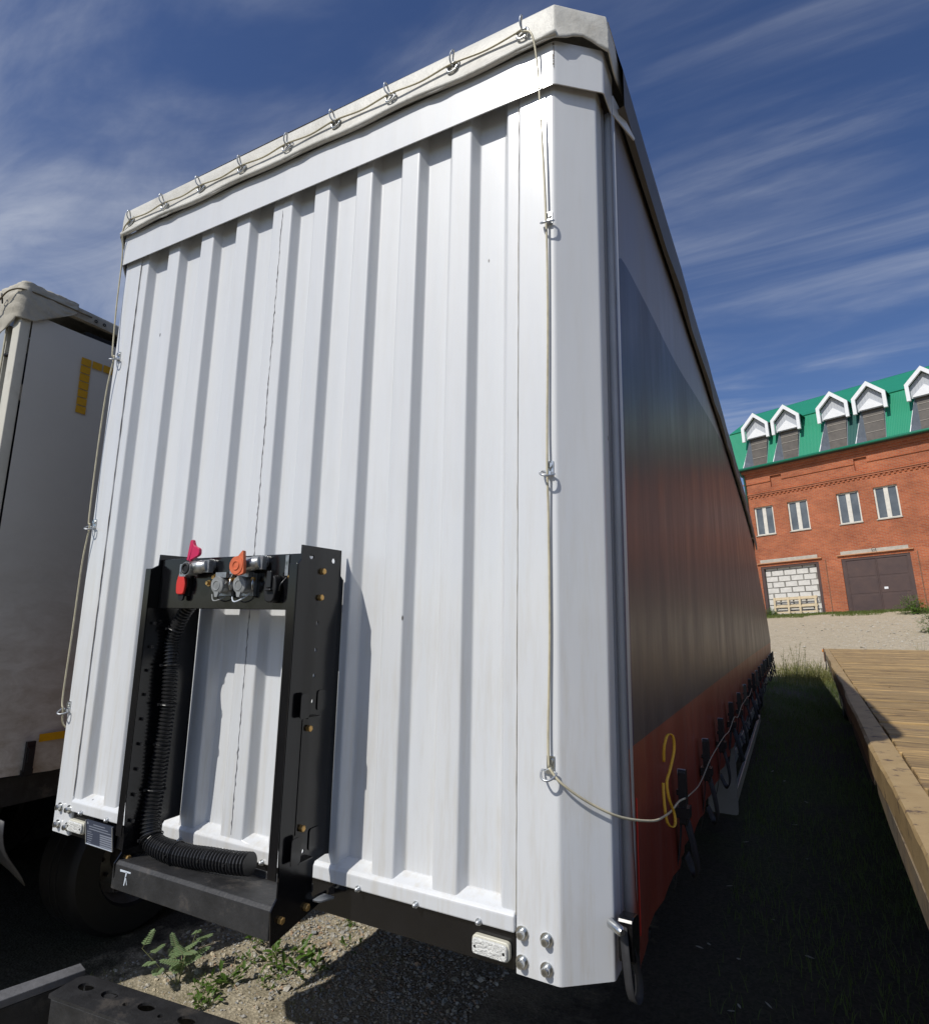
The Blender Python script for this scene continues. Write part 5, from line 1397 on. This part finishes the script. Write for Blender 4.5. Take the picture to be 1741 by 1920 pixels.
for c_ in DC:
    d = MB()
    # hood: thick white chevron with drooping ends
    out_ = [(c_ - 0.84, 11.28), (c_ - 0.84, 12.25), (c_, 13.10), (c_ + 0.84, 12.25), (c_ + 0.84, 11.28), (c_ + 0.66, 11.28), (c_ + 0.66, 12.15), (c_, 12.82), (c_ - 0.66, 12.15), (c_ - 0.66, 11.28)]
    for q in ((0, 1, 8, 9), (1, 2, 7, 8), (2, 3, 6, 7), (3, 4, 5, 6)):
        qq = [out_[i] for i in q]
        d.prism(qq, -0.28, -0.10, 'y')
    hood = d.build('dormer_hood', WTRIM, BR)
    MB().hexa([(c_ - 0.86, -0.10, 12.24), (c_, -0.10, 13.11), (c_, -0.10, 13.15), (c_ - 0.86, -0.10, 12.28), (c_ - 0.86, 1.2, 12.24), (c_, 2.0, 13.11), (c_, 2.0, 13.15), (c_ - 0.86, 1.2, 12.28)]).build('dormer_roof', ROOFG, hood)
    MB().hexa([(c_, -0.10, 13.11), (c_ + 0.86, -0.10, 12.24), (c_ + 0.86, -0.10, 12.28), (c_, -0.10, 13.15), (c_, 2.0, 13.11), (c_ + 0.86, 1.2, 12.24), (c_ + 0.86, 1.2, 12.28), (c_, 2.0, 13.15)]).build('dormer_roof', ROOFG, hood)
    MB().prism([(c_ - 0.655, 11.45), (c_ + 0.655, 11.45), (c_ + 0.655, 12.14), (c_, 12.80), (c_ - 0.655, 12.14)], 0.02, 0.06, 'y').build('dormer_siding', SIDING, hood)
    MB().prism([(c_ - 0.58, 11.50), (c_ + 0.58, 11.50), (c_ + 0.58, 11.56), (c_, 12.10), (c_ - 0.58, 11.56)], -0.05, 0.015, 'y').build('dormer_pediment', WTRIM, hood)
    wi = MB().box(c_ - 0.50, c_ + 0.54, 0.20, 0.23, 9.50, 11.498).build('dormer_window', FOIL, BR)
    for zb in (10.15, 10.72, 11.10):
        MB().box(c_ - 0.50, c_ + 0.54, 0.180, 0.199, zb, zb + 0.03).build('batten', FOILBAR, wi)
    MB().prism([(yl_(9.50), 9.50), (0.24, 9.50), (0.24, 11.55), (yl_(11.55), 11.55)], c_ + 0.542, c_ + 0.575, 'x').build('dormer_cheek', CHEEK, wi)
    MB().hexa([(c_ - 0.90, yl_(9.5), 9.50), (c_ - 0.50, 0.21, 9.50), (c_ - 0.53, 0.25, 9.50), (c_ - 0.93, yl_(9.5) + .04, 9.50),
               (c_ - 0.60, yl_(11.6), 11.60), (c_ - 0.50, 0.21, 11.60), (c_ - 0.53, 0.25, 11.60), (c_ - 0.63, yl_(11.6) + .04, 11.60)]).build('dormer_cheek', CHEEK, wi)
    MB().hexa([(c_ - 0.935, yl_(9.5) - 0.015, 9.50), (c_ - 0.895, yl_(9.5) - 0.015, 9.50), (c_ - 0.895, yl_(9.5) + .02, 9.50), (c_ - 0.935, yl_(9.5) + .02, 9.50),
               (c_ - 0.66, yl_(11.4) - 0.015, 11.4), (c_ - 0.62, yl_(11.4) - 0.015, 11.4), (c_ - 0.62, yl_(11.4) + .02, 11.4), (c_ - 0.66, yl_(11.4) + .02, 11.4)]).build('trim_strip', WTRIM, wi)
    MB().prism([(c_ - 0.92, 9.48), (c_ + 0.54, 9.48), (c_ + 0.54, 9.498), (c_ - 0.92, 9.498)], yl_(9.5) + .01, 0.24, 'y').build('dormer_floor', CHEEK, wi)

# ------------------------------------------------------------------ pallet in front of the blocked gate
BMAT = BR.rotation_euler.to_matrix()
def bw(x, y, z):
    return Vector((1.352, 39.818, 1.522)) + BMAT @ Vector((x, y, z))
PL = thing('wooden_pallet', bw(0.98, -0.10, 0.02), 'pale wooden pallet leaning upright against the block-filled gateway', 'pallet', local=True)
PL.rotation_euler = (BMAT @ Matrix.Rotation(math.radians(-5), 3, 'X')).to_euler()
for z in (0.0, 0.16, 0.48, 0.56, 0.93, 1.02):
    MB().box(-1.22, 1.22, 0.0 if z in (0.0, 0.48, 0.93) else 0.10, 0.022 if z in (0.0, 0.48, 0.93) else 0.122, z, z + 0.085).build('pallet_board', PALW, PL)
for x in (-1.20, -0.42, 0.22, 1.08):
    MB().box(x, x + 0.11, -0.024, -0.001, 0.0, 1.10).build('pallet_stringer', PALW, PL)

# ================================================================== FOREGROUND CHASSIS BEAM
CH = thing('steel_chassis', (-0.40, -0.12, GZ), 'black steel chassis beam with round holes lying low at the bottom left', 'chassis')
ca = Vector((-0.735, -0.185)); cdir = Vector((0.93, 0.115)).normalized(); cn = Vector((-cdir.y, cdir.x))
def ctf(u, v, t):
    q = ca + cdir * u + cn * v
    return (q.x, q.y, -0.45 - t)
holes_ = []
for i, u in enumerate((0.085, 0.205, 0.385, 0.57, 0.75, 0.93)):
    holes_.append(ell(u, 0.088, 0.036, 0.023, 16))
for u in (0.305, 0.47, 0.66):
    holes_.append(ell(u, 0.070, 0.012, 0.010, 10))
plate('top_flange', fillet([(0.0, 0.0), (1.25, 0.0), (1.25, 0.145), (0.03, 0.145), (0.0, 0.12)], 0.012, 3, closed=True), holes_, 0.010, BLACKM, CH, ctf)
wb = MB()
P4 = [ctf(0.02, 0.0, 0.0102), ctf(1.25, 0.0, 0.0102), ctf(1.25, 0.010, 0.0102), ctf(0.02, 0.010, 0.0102)]
wb.hexa([(p[0], p[1], -0.62) for p in P4] + [(p[0], p[1], p[2]) for p in P4])
P4 = [ctf(0.02, 0.135, 0.0102), ctf(1.25, 0.135, 0.0102), ctf(1.25, 0.145, 0.0102), ctf(0.02, 0.145, 0.0102)]
wb.hexa([(p[0], p[1], -0.56) for p in P4] + [(p[0], p[1], p[2]) for p in P4])
wb.build('web', BLACKM, CH, bevel=0.002)
for u in (0.14, 1.0):
    P4 = [ctf(u, 0.03, 0), ctf(u + 0.08, 0.03, 0), ctf(u + 0.08, 0.11, 0), ctf(u, 0.11, 0)]
    MB().hexa([(p[0], p[1], GZ - 0.02) for p in P4] + [(p[0], p[1], -0.4605) for p in P4]).build('leg', BLACKM, CH, bevel=0.003)
P4 = [(-0.915, -0.30), (-0.845, -0.33), (-0.770, -0.028), (-0.832, -0.012)]
MB().hexa([(x, y, -0.475) for x, y in P4] + [(x, y, -0.447) for x, y in P4]).build('cross_bar', mat('grey_flat_bar', (0.13, 0.13, 0.135), rough=0.5, var=0.2, vscale=12, bump=0.2), CH, bevel=0.003)
MB().hexa([(x, y, -0.62) for x, y in P4] + [(x, y, -0.476) for x, y in P4]).build('cross_bar_web', BLACKM, CH)
MB().box(-0.90, -0.84, -0.28, -0.20, GZ - 0.02, -0.6205).build('leg', BLACKM, CH)

# ================================================================== GRAVEL, GRASS, WEEDS
def stone_mat(gain=1.0):
    m = bpy.data.materials.new('mixed_gravel')
    m.use_nodes = True
    nt = m.node_tree
    b = nt.nodes['Principled BSDF']
    b.inputs['Roughness'].default_value = 0.85
    ge = N(nt, 'ShaderNodeNewGeometry')
    cr = N(nt, 'ShaderNodeValToRGB')
    cr.color_ramp.interpolation = 'CONSTANT'
    e = cr.color_ramp.elements
    e[0].position = 0.0; e[0].color = (0.34, 0.325, 0.295, 1)
    e[1].position = 0.25; e[1].color = (0.45, 0.41, 0.335, 1)
    for p_, c_ in ((0.45, (0.27, 0.275, 0.27)), (0.6, (0.50, 0.43, 0.31)), (0.75, (0.40, 0.375, 0.325)), (0.88, (0.42, 0.29, 0.19)), (0.95, (0.52, 0.50, 0.45))):
        x = e.new(p_); x.color = rgba(c_)
    L(nt, ge.outputs['Random Per Island'], cr.inputs[0])
    t = N(nt, 'ShaderNodeTexCoord')
    n_ = N(nt, 'ShaderNodeTexNoise', i={'Scale': 60.0, 'Detail': 4.0}); L(nt, t.outputs['Object'], n_.inputs['Vector'])
    mr = N(nt, 'ShaderNodeMapRange', i={1: 0.3, 2: 0.7, 3: 0.8, 4: 1.15}); L(nt, n_.outputs[0], mr.inputs[0])
    hs_ = N(nt, 'ShaderNodeHueSaturation'); L(nt, cr.outputs[0], hs_.inputs['Color']); L(nt, mr.outputs[0], hs_.inputs['Value'])
    L(nt, hs_.outputs[0], b.inputs['Base Color'])
    return m
GRAVEL = stone_mat()
OCT = [(1, 0, 0), (0, 1, 0), (-1, 0, 0), (0, -1, 0), (0, 0, 1), (0.6, 0.6, 0.55), (-0.6, 0.6, 0.5), (-0.6, -0.6, 0.55), (0.6, -0.6, 0.5), (0, 0, -0.5)]
def stones(n, fx, size, name, label, mt=None):
    m = MB()
    from mathutils import Euler
    for _ in range(n):
        x, y = fx()
        r = size()
        R_ = Euler((random.uniform(-.5, .5), random.uniform(-.5, .5), random.uniform(0, 6.28))).to_matrix()
        sc = Vector((r * random.uniform(0.8, 1.4), r * random.uniform(0.7, 1.1), r * random.uniform(0.45, 0.85)))
        c = Vector((x, y, gh(x, y) + sc.z * random.uniform(0.0, 0.35)))
        vs = [c + R_ @ Vector((v[0] * sc.x * random.uniform(.8, 1.1), v[1] * sc.y * random.uniform(.8, 1.1), v[2] * sc.z)) for v in OCT]
        m.add(vs, [(0, 5, 4), (5, 1, 4), (1, 6, 4), (6, 2, 4), (2, 7, 4), (7, 3, 4), (3, 8, 4), (8, 0, 4), (0, 1, 5), (1, 2, 6), (2, 3, 7), (3, 0, 8), (0, 9, 1), (1, 9, 2), (2, 9, 3), (3, 9, 0)])
    o = m.build(name, mt or GRAVEL)
    return tag(o, label, 'gravel', kind='stuff')
def near_xy():
    while True:
        x = random.uniform(-1.95, 0.1); y = random.uniform(0.2, 3.4)
        d = math.sin(x * 3.1 + 1) * math.sin(y * 2.7) * 0.5 + 0.5
        gravelly = 0.25 + 0.75 * max(0, min(1, (y - 1.0) / 0.5))
        if random.random() < (0.35 + 0.65 * d) * gravelly:
            return x, y
stones(17000, near_xy, lambda: min(0.026, 0.0064 * math.exp(random.gauss(0, 0.45))), 'gravel', 'sunlit grey gravel on the ground under the white trailer nose')
def lane_xy():
    return random.gauss(7.0, 2.6), random.uniform(17, 34)
stones(6000, lane_xy, lambda: min(0.07, 0.015 * math.exp(random.gauss(0, 0.55))), 'gravel', 'pale rubble strewn on the lane below the brick building', mat('pale_rubble', (0.42, 0.38, 0.30), rough=0.9, col2=(0.52, 0.49, 0.43), vscale=3))

def leaf_mat(name, a, b_):
    m = mat(name, a, rough=0.5, col2=b_, vscale=14)
    m.node_tree.nodes['Principled BSDF'].inputs['Subsurface Weight'].default_value = 0.0
    nt = m.node_tree
    pb = nt.nodes['Principled BSDF']
    tr = N(nt, 'ShaderNodeBsdfTranslucent'); tr.inputs['Color'].default_value = rgba([min(1, c * 1.6) for c in b_])
    ms = N(nt, 'ShaderNodeMixShader', i={0: 0.3})
    outn = [n for n in nt.nodes if n.type == 'OUTPUT_MATERIAL'][0]
    L(nt, pb.outputs[0], ms.inputs[1]); L(nt, tr.outputs[0], ms.inputs[2]); L(nt, ms.outputs[0], outn.inputs['Surface'])
    return m
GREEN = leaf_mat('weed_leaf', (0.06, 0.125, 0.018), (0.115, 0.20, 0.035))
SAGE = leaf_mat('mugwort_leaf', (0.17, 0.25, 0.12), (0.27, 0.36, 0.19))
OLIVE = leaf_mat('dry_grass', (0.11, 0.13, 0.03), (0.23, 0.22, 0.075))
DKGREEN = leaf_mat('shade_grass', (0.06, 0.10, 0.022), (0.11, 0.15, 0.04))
STEMM = mat('weed_stem', (0.16, 0.17, 0.07), rough=0.7)
def leaf(m, base, d, up, ln, wd, bend=0.3):
    """leaf of six faces, folded along the rib and drooping"""
    d = Vector(d).normalized(); up = Vector(up)
    s_ = d.cross(up)
    s_ = s_.normalized() if s_.length > 1e-4 else d.orthogonal().normalized()
    n_ = s_.cross(d).normalized()
    pts = []
    for t, w in ((0, 0.08), (0.3, 0.85), (0.6, 1.0), (0.85, 0.5), (1.0, 0.0)):
        c = Vector(base) + d * (ln * t) - Vector((0, 0, 1)) * (bend * ln * t * t)
        pts.append((c - s_ * (wd * w / 2) + n_ * (0.12 * wd * w), c, c + s_ * (wd * w / 2) + n_ * (0.12 * wd * w)))
    vs = [q for p in pts for q in p]
    fs = []
    for i in range(4):
        fs += [(i * 3, i * 3 + 1, i * 3 + 4, i * 3 + 3), (i * 3 + 1, i * 3 + 2, i * 3 + 5, i * 3 + 4)]
    m.add(vs, fs)
def plant(name, loc, kind, h, label, group, seed, spread=1.0):
    rnd = random.Random(seed)
    th = thing(name, loc, label, 'weed', group)
    st, lf = MB(), MB()
    base = Vector(loc)
    if kind == 'broad':
        h *= 0.85
        for k in range(int(6 + 4 * spread)):
            a = rnd.uniform(0, 6.28); el = rnd.uniform(0.25, 1.2); ln = h * rnd.uniform(0.45, 0.9)
            d = Vector((math.cos(a) * math.cos(el), math.sin(a) * math.cos(el), math.sin(el)))
            p = base + Vector((rnd.uniform(-.06, .06), rnd.uniform(-.06, .06), 0)) * spread
            q = p + d * ln
            st.tube([p, p + d * ln * 0.6, q], [0.0025, 0.002, 0.0012], 5)
            for j in range(3):
                t = 0.45 + 0.25 * j
                dd = (d + Vector((rnd.uniform(-.8, .8), rnd.uniform(-.8, .8), rnd.uniform(-.1, .5)))).normalized()
                leaf(lf, p + d * ln * t, dd, (0, 0, 1), h * rnd.uniform(0.30, 0.55), h * rnd.uniform(0.13, 0.24), rnd.uniform(.1, .5))
    elif kind == 'feather':
        for k in range(4):
            a = rnd.uniform(0, 6.28); el = rnd.uniform(0.7, 1.35); ln = h * rnd.uniform(0.6, 1.0)
            d = Vector((math.cos(a) * math.cos(el), math.sin(a) * math.cos(el), math.sin(el)))
            st.tube([base, base + d * ln], [0.003, 0.0015], 5)
            for q in range(5):
                t = 0.35 + 0.16 * q
                b2 = base + d * ln * t
                aa = rnd.uniform(0, 6.28)
                rib = Vector((math.cos(aa), math.sin(aa), rnd.uniform(0.1, 0.7))).normalized()
                rl = h * rnd.uniform(0.28, 0.42)
                st.tube([b2, b2 + rib * rl], [0.0015, 0.0008], 4)
                for j in range(7):
                    u = 0.2 + 0.12 * j
                    for s_ in (-1, 1):
                        side = rib.cross(Vector((0, 0, 1))).normalized() * s_
                        leaf(lf, b2 + rib * rl * u, (rib * 0.7 + side).normalized(), (0, 0, 1), rl * 0.34 * (1.15 - 0.6 * u), rl * 0.15, 0.2)
                leaf(lf, b2 + rib * rl * 0.85, rib, (0, 0, 1), rl * 0.3, rl * 0.16, 0.1)
    else:                              # tall roadside weed
        for k in range(int(6 * spread) + 2):
            a = rnd.uniform(0, 6.28); off = Vector((rnd.gauss(0, .14), rnd.gauss(0, .14), 0)) * spread
            top = base + off * 1.6 + Vector((rnd.gauss(0, .07), rnd.gauss(0, .07), h * rnd.uniform(.6, 1.05)))
            mid = (base + off + top) / 2 + Vector((rnd.gauss(0, .03), rnd.gauss(0, .03), 0))
            pth = spline([base + off, mid, top], 4)
            st.tube(pth, [0.005 - 0.0004 * i for i in range(len(pth))], 4)
            for j in range(16):
                t = 0.12 + 0.88 * j / 15
                p = pth[min(len(pth) - 1, int(t * (len(pth) - 1)))].lerp(pth[-1], 0.05)
                aa = rnd.uniform(0, 6.28)
                dd = Vector((math.cos(aa), math.sin(aa), rnd.uniform(0.1, 0.9))).normalized()
                leaf(lf, p + Vector((0, 0, rnd.uniform(-.04, .04))), dd, (0, 0, 1), h * rnd.uniform(0.07, 0.17) * (1.2 - 0.6 * t), h * rnd.uniform(0.012, 0.03), rnd.uniform(0.1, .5))
    st.build('stem', STEMM, th)
    lf.build('leaves', {'broad': GREEN, 'feather': SAGE, 'tall': OLIVE}[kind], th, smooth=True)
    return th
def at(x, y): return (x, y, gh(x, y) - 0.004)
near_weeds = [
    ('weed', -1.50, 1.00, 'feather', 0.30, 'feathery grey-green weed at the left end of the sunlit gravel', 1.0),
    ('weed', -1.42, 1.52, 'broad', 0.15, 'small leafy weed in the shade edge below the black step beam', 0.8),
    ('weed', -1.13, 1.50, 'broad', 0.19, 'largest bright green weed in the middle of the sunlit gravel', 1.5),
    ('weed', -0.95, 1.50, 'broad', 0.15, 'green weed beside the dark shadow edge right of the gravel', 1.1),
    ('weed', -1.22, 1.13, 'broad', 0.17, 'upright green weed just above the perforated black beam', 0.9),
    ('weed', -1.05, 1.30, 'broad', 0.11, 'low spreading weed in front of the largest green weed', 1.4),
    ('weed', -1.10, 2.05, 'broad', 0.10, 'tiny weed behind the lower end of the black frame plate', 0.6),
    ('weed', -1.20, 0.95, 'broad', 0.12, 'short weed hanging over the perforated beam', 0.5)]
for i, (nm, x, y, kd, h, lab, sp_) in enumerate(near_weeds):
    plant(nm, at(x, y), kd, h, lab, 'weeds on the sunlit gravel', 40 + i, sp_)
far_weeds = [
    (1.62, 16.7, 0.95, 'tall pale weed touching the far end of the red curtain', 1.3),
    (1.95, 16.9, 0.85, 'second tall weed from the curtain trailer in the gap', 1.2),
    (2.25, 16.6, 0.62, 'bushy low weed midway in the gap between the trailers', 1.2),
    (2.55, 16.8, 0.50, 'low weed next to the far corner of the timber deck', 1.0),
    (3.4, 19.5, 0.42, 'small weed standing just behind the far edge of the deck', 0.7),
    (5.4, 22.0, 0.50, 'lone upright weed on the stony lane at right', 0.6)]
for i, (x, y, h, lab, sp_) in enumerate(far_weeds):
    plant('weed', at(x, y), 'tall', h, lab, 'tall weeds beyond the trailers', 80 + i, sp_)
# leafy bush at the right edge of the lane
def bush(x, y, h, r, label, n, seed, mt):
    rnd = random.Random(seed)
    th = thing('bush', at(x, y), label, 'bush')
    st, lf = MB(), MB()
    for k in range(14):
        a = rnd.uniform(0, 6.28)
        tip = Vector((x + math.cos(a) * r * rnd.uniform(.2, .9), y + math.sin(a) * r * rnd.uniform(.2, .9), gh(x, y) + h * rnd.uniform(.5, 1)))
        st.tube([at(x, y), (Vector(at(x, y)) + tip) / 2 + Vector((0, 0, h * .1)), tip], [0.02, 0.012, 0.005], 5)
    for k in range(n):
        a = rnd.uniform(0, 6.28); u = rnd.random(); v = rnd.random() ** 0.6
        lump = 0.7 + 0.3 * math.sin(3 * a + 1) * math.sin(5 * u + 2)
        p = Vector((x + math.cos(a) * r * v * lump, y + math.sin(a) * r * v * lump, gh(x, y) + h * u * (1.05 - 0.55 * v * v) * (0.8 + 0.2 * math.sin(4 * a))))
        d = Vector((math.cos(a + rnd.uniform(-1, 1)), math.sin(a + rnd.uniform(-1, 1)), rnd.uniform(-.3, .9)))
        leaf(lf, p, d, (0, 0, 1), rnd.uniform(.07, .15), rnd.uniform(.03, .06), .3)
    st.build('branches', STEMM, th)
    lf.build('leaves', mt, th, smooth=True)
bush(6.95, 27.6, 1.25, 0.85, 'round green bush at the right edge of the stony lane', 1500, 5, GREEN)
bush(7.3, 35.2, 1.0, 0.9, 'low green bush growing at the right foot of the steel gate', 1100, 9, GREEN)
b0 = bw(-0.30, -0.45, 0)
bush(b0.x, b0.y, 0.55, 0.5, 'small green bush beside the pallet at the gateway foot', 500, 11, GREEN)
# grass: short blades in masses
def grass(n, fx, h, mt, label, wd=0.010):
    m = MB()
    vs = []; fs = []
    for _ in range(n):
        x, y = fx()
        z = gh(x, y) - 0.01
        a = random.uniform(0, 6.28); hh = h * random.uniform(.4, 1.2)
        lx, ly = random.gauss(0, .35) * hh, random.gauss(0, .35) * hh
        dx_, dy_ = math.cos(a) * wd / 2, math.sin(a) * wd / 2
        o = len(vs)
        vs += [(x - dx_, y - dy_, z), (x + dx_, y + dy_, z), (x + dx_ * .7 + lx * .4, y + dy_ * .7 + ly * .4, z + hh * .6), (x - dx_ * .7 + lx * .4, y - dy_ * .7 + ly * .4, z + hh * .6), (x + lx, y + ly, z + hh)]
        fs += [(o, o + 1, o + 2, o + 3), (o + 3, o + 2, o + 4)]
    m.v, m.f = vs, fs
    return tag(m.build('grass', mt), label, 'grass', kind='stuff')
def strip_xy():
    while True:
        x = random.uniform(1.2, 2.9); y = 2.2 + 14.3 * random.random() ** 0.75
        if math.sin(x * 4 + y) * math.sin(y * 1.7) > random.uniform(-1.2, 0.6): return x, y
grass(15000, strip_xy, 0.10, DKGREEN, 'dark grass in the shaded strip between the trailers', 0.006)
def foot_xy():
    u = random.uniform(-3.0, 14); v = abs(random.gauss(0, 1.0)) + 0.15 if math.sin(u * 1.7) > -0.4 else abs(random.gauss(0, 0.5)) + 0.15
    v = min(v, 2.4)
    q = bw(u, -v, 0); return q.x, q.y
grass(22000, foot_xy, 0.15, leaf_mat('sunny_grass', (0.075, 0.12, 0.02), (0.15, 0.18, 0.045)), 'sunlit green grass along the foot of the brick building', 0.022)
def rear_xy():
    return random.gauss(2.1, 0.5), random.gauss(17.0, 0.9)
grass(3500, rear_xy, 0.16, OLIVE, 'dry yellow grass just beyond the shade between trailers', 0.012)
# fallen leaves and litter in the shaded strip
LITTER = mat('pale_dead_leaf', (0.34, 0.33, 0.28), rough=0.8, var=0.2, vscale=20)
lt_ = MB()
for (x, y) in ((1.47, 7.5), (1.22, 4.9), (1.73, 4.8), (1.18, 2.9), (1.21, 2.77), (1.37, 2.4), (1.46, 2.4), (1.34, 2.33), (1.62, 5.6), (1.9, 6.4), (1.5, 3.5), (1.7, 3.1), (1.3, 6.6), (1.55, 7.1), (1.42, 2.0), (1.1, 3.9)):
    for q in range(random.choice((1, 1, 2))):
        a = random.uniform(0, 6.28)
        leaf(lt_, (x + random.gauss(0, .06), y + random.gauss(0, .06), gh(x, y) + 0.012), (math.cos(a), math.sin(a), 0.15), (0, 0, 1), random.uniform(.025, .07), random.uniform(.012, .035), -0.1)
tag(lt_.build('leaf_litter', LITTER), 'scattered pale dead leaves on the dark ground between trailers', 'leaves', kind='stuff')

def patch_xy():
    while True:
        x = random.uniform(-2.0, -0.5); y = random.uniform(0.7, 2.6)
        if math.sin(x * 9 + y * 4) * math.sin(y * 7 - x * 3) > random.uniform(-0.1, 0.9): return x, y
grass(900, patch_xy, 0.045, OLIVE, 'thin dry grass blades among the gravel under the trailer nose', 0.004)
dead = [(-1.62, 1.12), (-1.30, 1.22), (-0.98, 1.72), (-1.38, 1.62)]
ds = MB()
for x, y in dead:
    for q in range(5):
        a = random.uniform(0, 6.28)
        ds.tube([(x, y, gh(x, y)), (x + .05 * math.cos(a), y + .05 * math.sin(a), gh(x, y) + .05), (x + .12 * math.cos(a), y + .12 * math.sin(a), gh(x, y) + random.uniform(.01, .10))], [0.002, 0.0015, 0.0008], 4)
tag(ds.build('dead_stalks', mat('dry_stalk', (0.36, 0.29, 0.17), rough=0.9)), 'dry brown stalks lying among the weeds on the gravel', 'stalks', kind='stuff')
for i, (x, y, h, lab) in enumerate(((-1.33, 1.36, 0.10, 'small ragged weed between the feathery weed and the largest one'), (-0.88, 1.80, 0.09, 'small weed under the black cross beam by the shadow edge'), (-1.30, 1.02, 0.13, 'leafy weed right behind the feathery weed near the beam'))):
    plant('weed', at(x, y), 'broad', h, lab, 'weeds on the sunlit gravel', 140 + i, 0.7)
